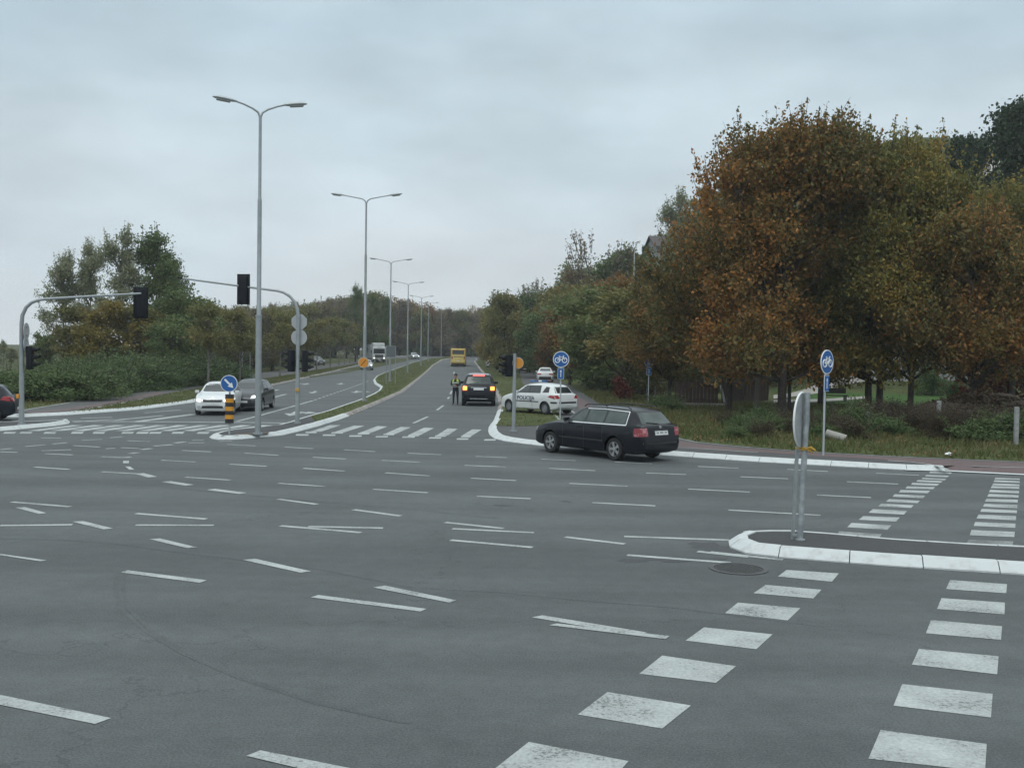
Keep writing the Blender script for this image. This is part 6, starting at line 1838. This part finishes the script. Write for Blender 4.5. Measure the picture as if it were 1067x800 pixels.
# left cluster of tall trees
for px, dist, ty, k, w_, lab in ((66, 88, 258, 'poplarA', 1.0, 'leftmost thin-leaved tall tree of the left group'), (95, 90, 246, 'poplarA', .85, 'second thin-leaved tall tree of the left group'), (124, 87, 232, 'poplarA', .9, 'tallest thin-leaved tree in the middle of the left group'),
                           (163, 88, 233, 'poplarB', .95, 'dense green tall tree at the right of the left group'), (180, 94, 262, 'poplarB', .9, 'dark green tree just right of the tallest left group'),
                           (80, 84, 320, 'oliveA', 1.2, 'low olive tree below the thin-leaved trees'), (112, 83, 316, 'yellowA', 1.2, 'low yellowish tree below the tall left trees'), (150, 84, 320, 'oliveA', 1.2, 'low olive-brown tree at the foot of the dense tall tree'),
                           (48, 86, 345, 'greenA', .95, 'dark green low tree at the left end of the group'), (195, 86, 300, 'greenA', 1.0, 'dark leafy tree right of the left group by the path'), (178, 82, 330, 'greenA', 1.2, 'dark green bushy tree under the dense tall tree')):
    plant_px(k, px, dist, ty, lab, wid=w_)
plant_px('poplarA', 4, 120, 355, 'small thin tree at the left edge beyond the hedge', wid=1.0)
plant_px('greenA', -30, 110, 345, 'green tree just outside the left edge', wid=1.0)
for px, dist, ty, k in ((12, 150, 372, 'oliveA'), (-8, 140, 362, 'greenA'), (30, 170, 374, 'oliveB'), (44, 150, 366, 'greenA'), (-30, 160, 366, 'oliveA')):
    plant_px(k, px, dist, ty - 8, 'distant tree low on the horizon at the far left', group='distant trees at the far left', wid=1.3)
# hedge of bushes on the left verge
for i in range(30):
    px = -60 + i * 9.2 + random.uniform(-3, 3); t = (px + 60) / 270
    yb = 424 - 26 * max(0, t - .18) / .8
    g = at(px, yb, .1); d_ = random.uniform(6, 10)
    plant('bushG', g.x + random.uniform(-1, 1), g.y + d_, random.uniform(.9, 1.2), 'dense green bush of the hedge-like row behind the left footpath', 'shrub', 'bushes behind the left footpath', 'shrub', sz=random.uniform(.5, .72))
for i in range(18):
    px = -50 + i * 13; g = at(px, 418 - max(0, px) * .09, .1)
    plant('bushG', g.x, g.y + 15, random.uniform(1.1, 1.5), 'dense green bush of the hedge-like row behind the left footpath', 'shrub', 'bushes behind the left footpath', 'shrub', sz=random.uniform(.55, .85))
# young trees in the left verge
ys_ = [(217, 403.5, 312), (250, 398, 318), (291.5, 392, 322), (312, 387.5, 326), (330, 386.3, 330), (344, 382.3, 328), (353, 380.5, 330), (359, 379.5, 331), (364.5, 378.2, 333), (371, 377, 335), (377, 376.4, 336)]
for i, (px, by, ty) in enumerate(ys_):
    g = at(px, by, .12)
    lab = ['young tree with a pale thin trunk nearest the white saloon car', 'young tree with a dark trunk beside the sign frame posts', 'young tree left of the octagonal sign mast', 'young tree just right of the octagonal sign mast'][i] if i < 4 else 'young tree of the row receding along the left verge'
    d = ray(px, ty); H_ = CAMH + d.z / d.y * g.y - g.z
    rt = plant('young', g.x, g.y, min(1.25, H_ / 6.5), lab, 'tree', 'young trees along the left verge', 'young_tree')
# the wood behind
gl_ = 'trees of the brown wood behind the left carriageway'
def sky2(px): return interp([(190, 312), (230, 322), (300, 320), (350, 312), (372, 306), (400, 312), (440, 318), (470, 322), (500, 322), (560, 318)], px)
for dist, f in ((104, .84), (128, .93), (155, .98), (185, 1.0), (225, 1.0), (262, 1.0)):
    px = 188 + (0 if dist < 120 else -10)
    xmax = {104: 335, 128: 362, 155: 386, 185: 404, 225: 428, 262: 560}[dist]
    while px < xmax:
        y = dist + random.uniform(-8, 8)
        ty = 367 - (367 - sky2(px)) * f * random.uniform(.88, 1.06)
        p = deep(px, ty, y)
        ok = p.x < xl_at(min(y, 225)) - 7 or y > 245
        if ok:
            k = random.choice(['oliveA', 'oliveB', 'brownA', 'oliveA', 'greenA', 'oliveB'] if px < 330 else ['brownA', 'oliveB', 'brownB', 'orangeA', 'brownA', 'oliveA'])
            plant_px(k, px, y, ty, 'autumn tree standing in the brown wood beyond the left carriageway', group=gl_, wid=random.uniform(1.0, 1.3))
        px += random.uniform(13, 21) * (130 / dist) ** .6
plant_px('poplarB', 371, 190, 293, 'tall slim tree poking above the wood behind the second lamp', wid=.55)
plant_px('poplarB', 390, 196, 303, 'tall dark tree poking above the wood near the lorry', wid=.7)
plant_px('poplarB', 403, 196, 305, 'tall pointed tree above the lorry', wid=.5)
# thick far wood closing the avenue
random.seed(5)
for i in range(22):
    px = 412 + i * 4.6; p = deep(px, 368, 286 + random.uniform(-4, 8)); plant('bushG' if i % 3 else 'bushO', p.x, p.y, random.uniform(1.6, 2.4), 'shrub under the far wood where the avenue bends', 'shrub', 'shrubs under the far wood', 'shrub', sz=random.uniform(1.2, 2.0))
for i in range(34):
    px = 405 + i * 4.6 + random.uniform(-3, 3); y = 300 + random.uniform(-12, 50)
    plant_px(random.choice(['brownA', 'brownB', 'brownA', 'orangeA', 'oliveB']), px, y, sky2(px) + random.uniform(-3, 8), 'purple-brown tree of the far wood where the avenue bends', group='far wood at the bend', wid=random.uniform(1.1, 1.5))
# low shrubs at the foot of the woods
for i in range(40):
    px = 200 + i * 4.6; y = 96 + i * 3.3
    p = deep(px, 372, y); x = min(p.x, xl_at(min(y, 225)) - 11)
    plant(random.choice(['bushG', 'bushO', 'bushG']), x - random.uniform(0, 3), y, random.uniform(1.0, 1.6), 'low shrub at the foot of the wood on the left', 'shrub', 'shrubs at the foot of the left wood', 'shrub')
for i in range(26):
    y = 70 + i * 5.5; x = max(xr_at(y) + 10, at(590, 398).x + 2) + random.uniform(0, 2)
    plant(random.choice(['bushG', 'bushO']), x, y + 6, random.uniform(.8, 1.4), 'shrub at the foot of the wooded hill beside the footpath', 'shrub', 'shrubs at the foot of the hill', 'shrub')
# undergrowth in the rough ground on the right
for px, py, s, k, lab in ((940, 452, .75, 'bushO', 'brown tangled bush left of the middle fence post'), (920, 446, .8, 'bushG', 'brown bush by the half hidden fence post'), (955, 445, .7, 'bushO', 'brown brush right behind the middle fence post'), (885, 446, .6, 'bushO', 'low brown weeds bush beside the thick trunk'),
                           (905, 440, .9, 'bushO', 'brown bush leaning on the thick trunk'), (800, 445, .5, 'bushG', 'small green weed clump left of the near sign'), (782, 447, .5, 'bushG', 'green weed clump below the thick dark post'), (765, 443, .4, 'bushG', 'tiny green weed clump below the yellow bag'),
                           (690, 424, .7, 'bushG', 'green bush beside the white rail'), (704, 428, .6, 'bushG', 'green bush left of the reddish panel'), (826, 452, .45, 'bushO', 'small brown weed clump behind the near round sign'), (1020, 452, .8, 'bushO', 'brown bush before the dark brush heap'), (1045, 450, .8, 'bushO', 'brown bush left of the last fence post'),
                           (1005, 446, .7, 'bushG', 'brown bush between the two pale fence posts'), (1075, 456, .9, 'bushO', 'brown bush at the right edge'), (845, 440, .5, 'bushO', 'brown weeds behind the blue standpipe'), (930, 434, .7, 'bushO', 'low brown brush at the near edge of the lawn')):
    g = at(px, py, .1, gheight); plant('bushO' if k == 'bushG' and px > 890 else k, g.x, g.y, s * .72, lab, 'shrub', None, 'shrub', sz=s * .42)
random.seed(21)
for i in range(30):
    px = 872 + i * 7.6 + random.uniform(-5, 5); py = random.uniform(441, 458) + (px - 872) * .02
    g = at(px, py, .1, gheight)
    plant(random.choice(['bushO', 'bushO', 'bushO', 'bushO', 'bushG']), g.x, g.y, random.uniform(.38, .62), 'low brown scrub bush in the rough strip between the fence posts and the lawn', 'shrub', 'scrub along the old wire fence', 'shrub', sz=random.uniform(.28, .46))
for i in range(16):
    px = 762 + i * 7 + random.uniform(-4, 4); py = random.uniform(440, 458)
    g = at(px, py, .1, gheight)
    plant(random.choice(['bushG', 'bushG', 'bushO']), g.x, g.y, random.uniform(.22, .4), 'small clump of green weeds on the bank left of the edge-on bicycle sign', 'weed clump', 'weed clumps on the bank', 'weed_clump', sz=random.uniform(.2, .34))
# dark heap of brush
g = at(1040, 452, .1, gheight)
rt = thing('brush_heap', 'dark brown heap of soil and brush behind the fence posts at right', 'brush heap', (g.x + .5, g.y + 2.5, .1))
bm = bmesh.new(); bmesh.ops.create_icosphere(bm, subdivisions=4, radius=1)
for v_ in bm.verts:
    c = v_.co; q = 1 + .16 * math.sin(5 * c.x + 3 * c.y) + .10 * math.sin(11 * c.y + 7 * c.z) + random.uniform(-.03, .03)
    v_.co = Vector((c.x * 3.3 * q, c.y * 1.7 * q, max(-.2, c.z) * 1.25 * q))
me = bpy.data.meshes.new('soil'); bm.to_mesh(me); bm.free(); link('soil', me, mat('heap_soil', (.028, .021, .015), .95, scale=5, bump=1, color2=(.05, .038, .025)), rt)
C = []
for _ in range(5000):
    a = random.uniform(0, 6.28); e = random.uniform(0, 1.5); C.append((3.35 * math.cos(a) * math.cos(e) * random.uniform(.9, 1.1), 1.75 * math.sin(a) * math.cos(e) * random.uniform(.9, 1.1), 1.3 * math.sin(e) * random.uniform(.9, 1.15)))
me = leaf_mesh('leaves', np.array(C), .16, .09); link('leaves', me, leaf_mat('leaf_heap', [(.025, .018, .010), (.045, .030, .016), (.07, .05, .03)], 1.0), rt)

# grass and weeds as blades
def blades(name, pts, hts, m, wd=.018, label=None):
    n = len(pts); P = np.array(pts, dtype=np.float64); h = np.array(hts)
    a = rng.uniform(0, 6.283, n); dx = np.cos(a)[:, None] * np.array([1, 0, 0]) + np.sin(a)[:, None] * np.array([0, 1, 0])
    ln_ = rng.normal(size=(n, 3)) * .35; ln_[:, 2] = 1
    top = P + ln_ * h[:, None]; w_ = wd * (1 + h[:, None] * 2)
    v = np.stack([P - dx * w_, P + dx * w_, top], 1).reshape(-1, 3).astype(np.float32)
    me = bpy.data.meshes.new(name); me.vertices.add(3 * n); me.vertices.foreach_set('co', v.ravel())
    me.loops.add(3 * n); me.loops.foreach_set('vertex_index', np.arange(3 * n, dtype=np.int32)); me.polygons.add(n)
    me.polygons.foreach_set('loop_start', np.arange(0, 3 * n, 3, dtype=np.int32)); me.polygons.foreach_set('loop_total', np.full(n, 3, dtype=np.int32)); me.update(calc_edges=True)
    o = link(name, me, m); tag(o, label, 'grass', kind='stuff'); return o
from mathutils.noise import noise as mnoise
def inside(p, poly):
    c = False; n = len(poly); j = n - 1
    for i in range(n):
        if (poly[i][1] > p[1]) != (poly[j][1] > p[1]) and p[0] < (poly[j][0] - poly[i][0]) * (p[1] - poly[i][1]) / (poly[j][1] - poly[i][1] + 1e-12) + poly[i][0]: c = not c
        j = i
    return c
def scatter(poly, n, zf, hmin, hmax, thr=-.6, sc=.6):
    xs = [p[0] for p in poly]; ys = [p[1] for p in poly]; P = []; H = []; k = 0
    while len(P) < n and k < n * 12:
        k += 1; x = random.uniform(min(xs), max(xs)); y = random.uniform(min(ys), max(ys))
        if not inside((x, y), poly): continue
        q = mnoise(Vector((x * sc, y * sc, 0)))
        if q < thr + random.uniform(0, .5): continue
        P.append((x, y, zf(x, y) + .1)); H.append(random.uniform(hmin, hmax) * (1 + max(0, q) * 1.4))
    return P, H
bk = [(p.x, p.y) for p in backw]
near_bank = [(backw[0].x + _dr.x * 8, backw[0].y + _dr.y * 8)] + bk[:12] + [(at(612, 404).x, at(612, 404).y)] + [(9.5, 66), (20, 62), (30, 48), (40, 24)]
P, Hh = scatter(near_bank, 52000, gheight, .08, .24)
blades('weeds', P, Hh, LF['ivy'], .022, 'rough grass and weeds on the bank behind the red cycle path')
P, Hh = scatter([(p.x, p.y) for p in W(gr1, .13)][:24], 14000, lambda x, y: rise(x, y) + .03, .03, .08)
blades('grass', P, Hh, LF['ivy'], .016, 'short grass on the verge round the police car')
P, Hh = scatter([(p.x, p.y) for p in inset(MEDw, .4)], 16000, lambda x, y: rise(x, y) + .02, .03, .08)
tip = [(p.x, p.y) for p in tipw]
kk = [i for i, p in enumerate(P) if not inside(p, tip)]
blades('grass', [P[i] for i in kk], [Hh[i] for i in kk], LF['ivy'], .018, 'short grass growing on the median between the kerbs')
P, Hh = scatter([(p.x, p.y) for p in (LKw[1:11] + lpl[::-1][:-1])], 15000, lambda x, y: rise(x, y) + .02, .03, .09)
blades('grass', P, Hh, LF['ivy'], .02, 'short grass strip between the left kerb and the footpath')
P, Hh = scatter([(p.x, p.y) for p in ([lpu[0] + wl * 25] + lpu[:7] + [lpu[6] + Vector((-8, 6, 0)), lpu[2] + Vector((-8, 9, 0)), lpu[0] + wl * 25 + Vector((0, 8, 0))])], 16000, lambda x, y: rise(x, y) + .02, .05, .22)
blades('weeds', P, Hh, LF['ivy'], .024, 'grass fringe between the left footpath and the bushes')
# fallen leaves
C = []
poly = near_bank
while len(C) < 5200:
    x, y = random.uniform(-2, 34), random.uniform(20, 66)
    if inside((x, y), poly) and random.random() < (.2 if y < 34 else .8): C.append((x, y, gheight(x, y) + .17 + random.uniform(0, .06)))
me = leaf_mesh('fallen_leaves', np.array(C), .12, .09, 0, 6.0); o = link('fallen_leaves', me, leaf_mat('leaf_fallen', [(.14, .085, .04), (.20, .12, .05), (.10, .06, .03)], 1.0)); tag(o, 'dry fallen leaves scattered through the grass of the bank', 'leaves', kind='stuff')

# ------------------------------------------------------------------ air
bm = bmesh.new(); bmesh.ops.create_cube(bm, size=1.0)
bmesh.ops.scale(bm, vec=(900, 760, 62), verts=bm.verts); bmesh.ops.translate(bm, vec=(0, 330, 29.5), verts=bm.verts)
me = bpy.data.meshes.new('haze'); bm.to_mesh(me); bm.free()
hm = bpy.data.materials.new('haze'); hm.use_nodes = True; nt = hm.node_tree; nt.nodes.clear()
out = nt.nodes.new('ShaderNodeOutputMaterial'); pv = nt.nodes.new('ShaderNodeVolumePrincipled')
pv.inputs['Color'].default_value = (.90, .95, 1.0, 1); pv.inputs['Density'].default_value = .00042
nt.links.new(pv.outputs[0], out.inputs['Volume'])
o = link('haze', me, hm); o['kind'] = 'stuff'; o['label'] = 'thin pale haze in the air over the road'
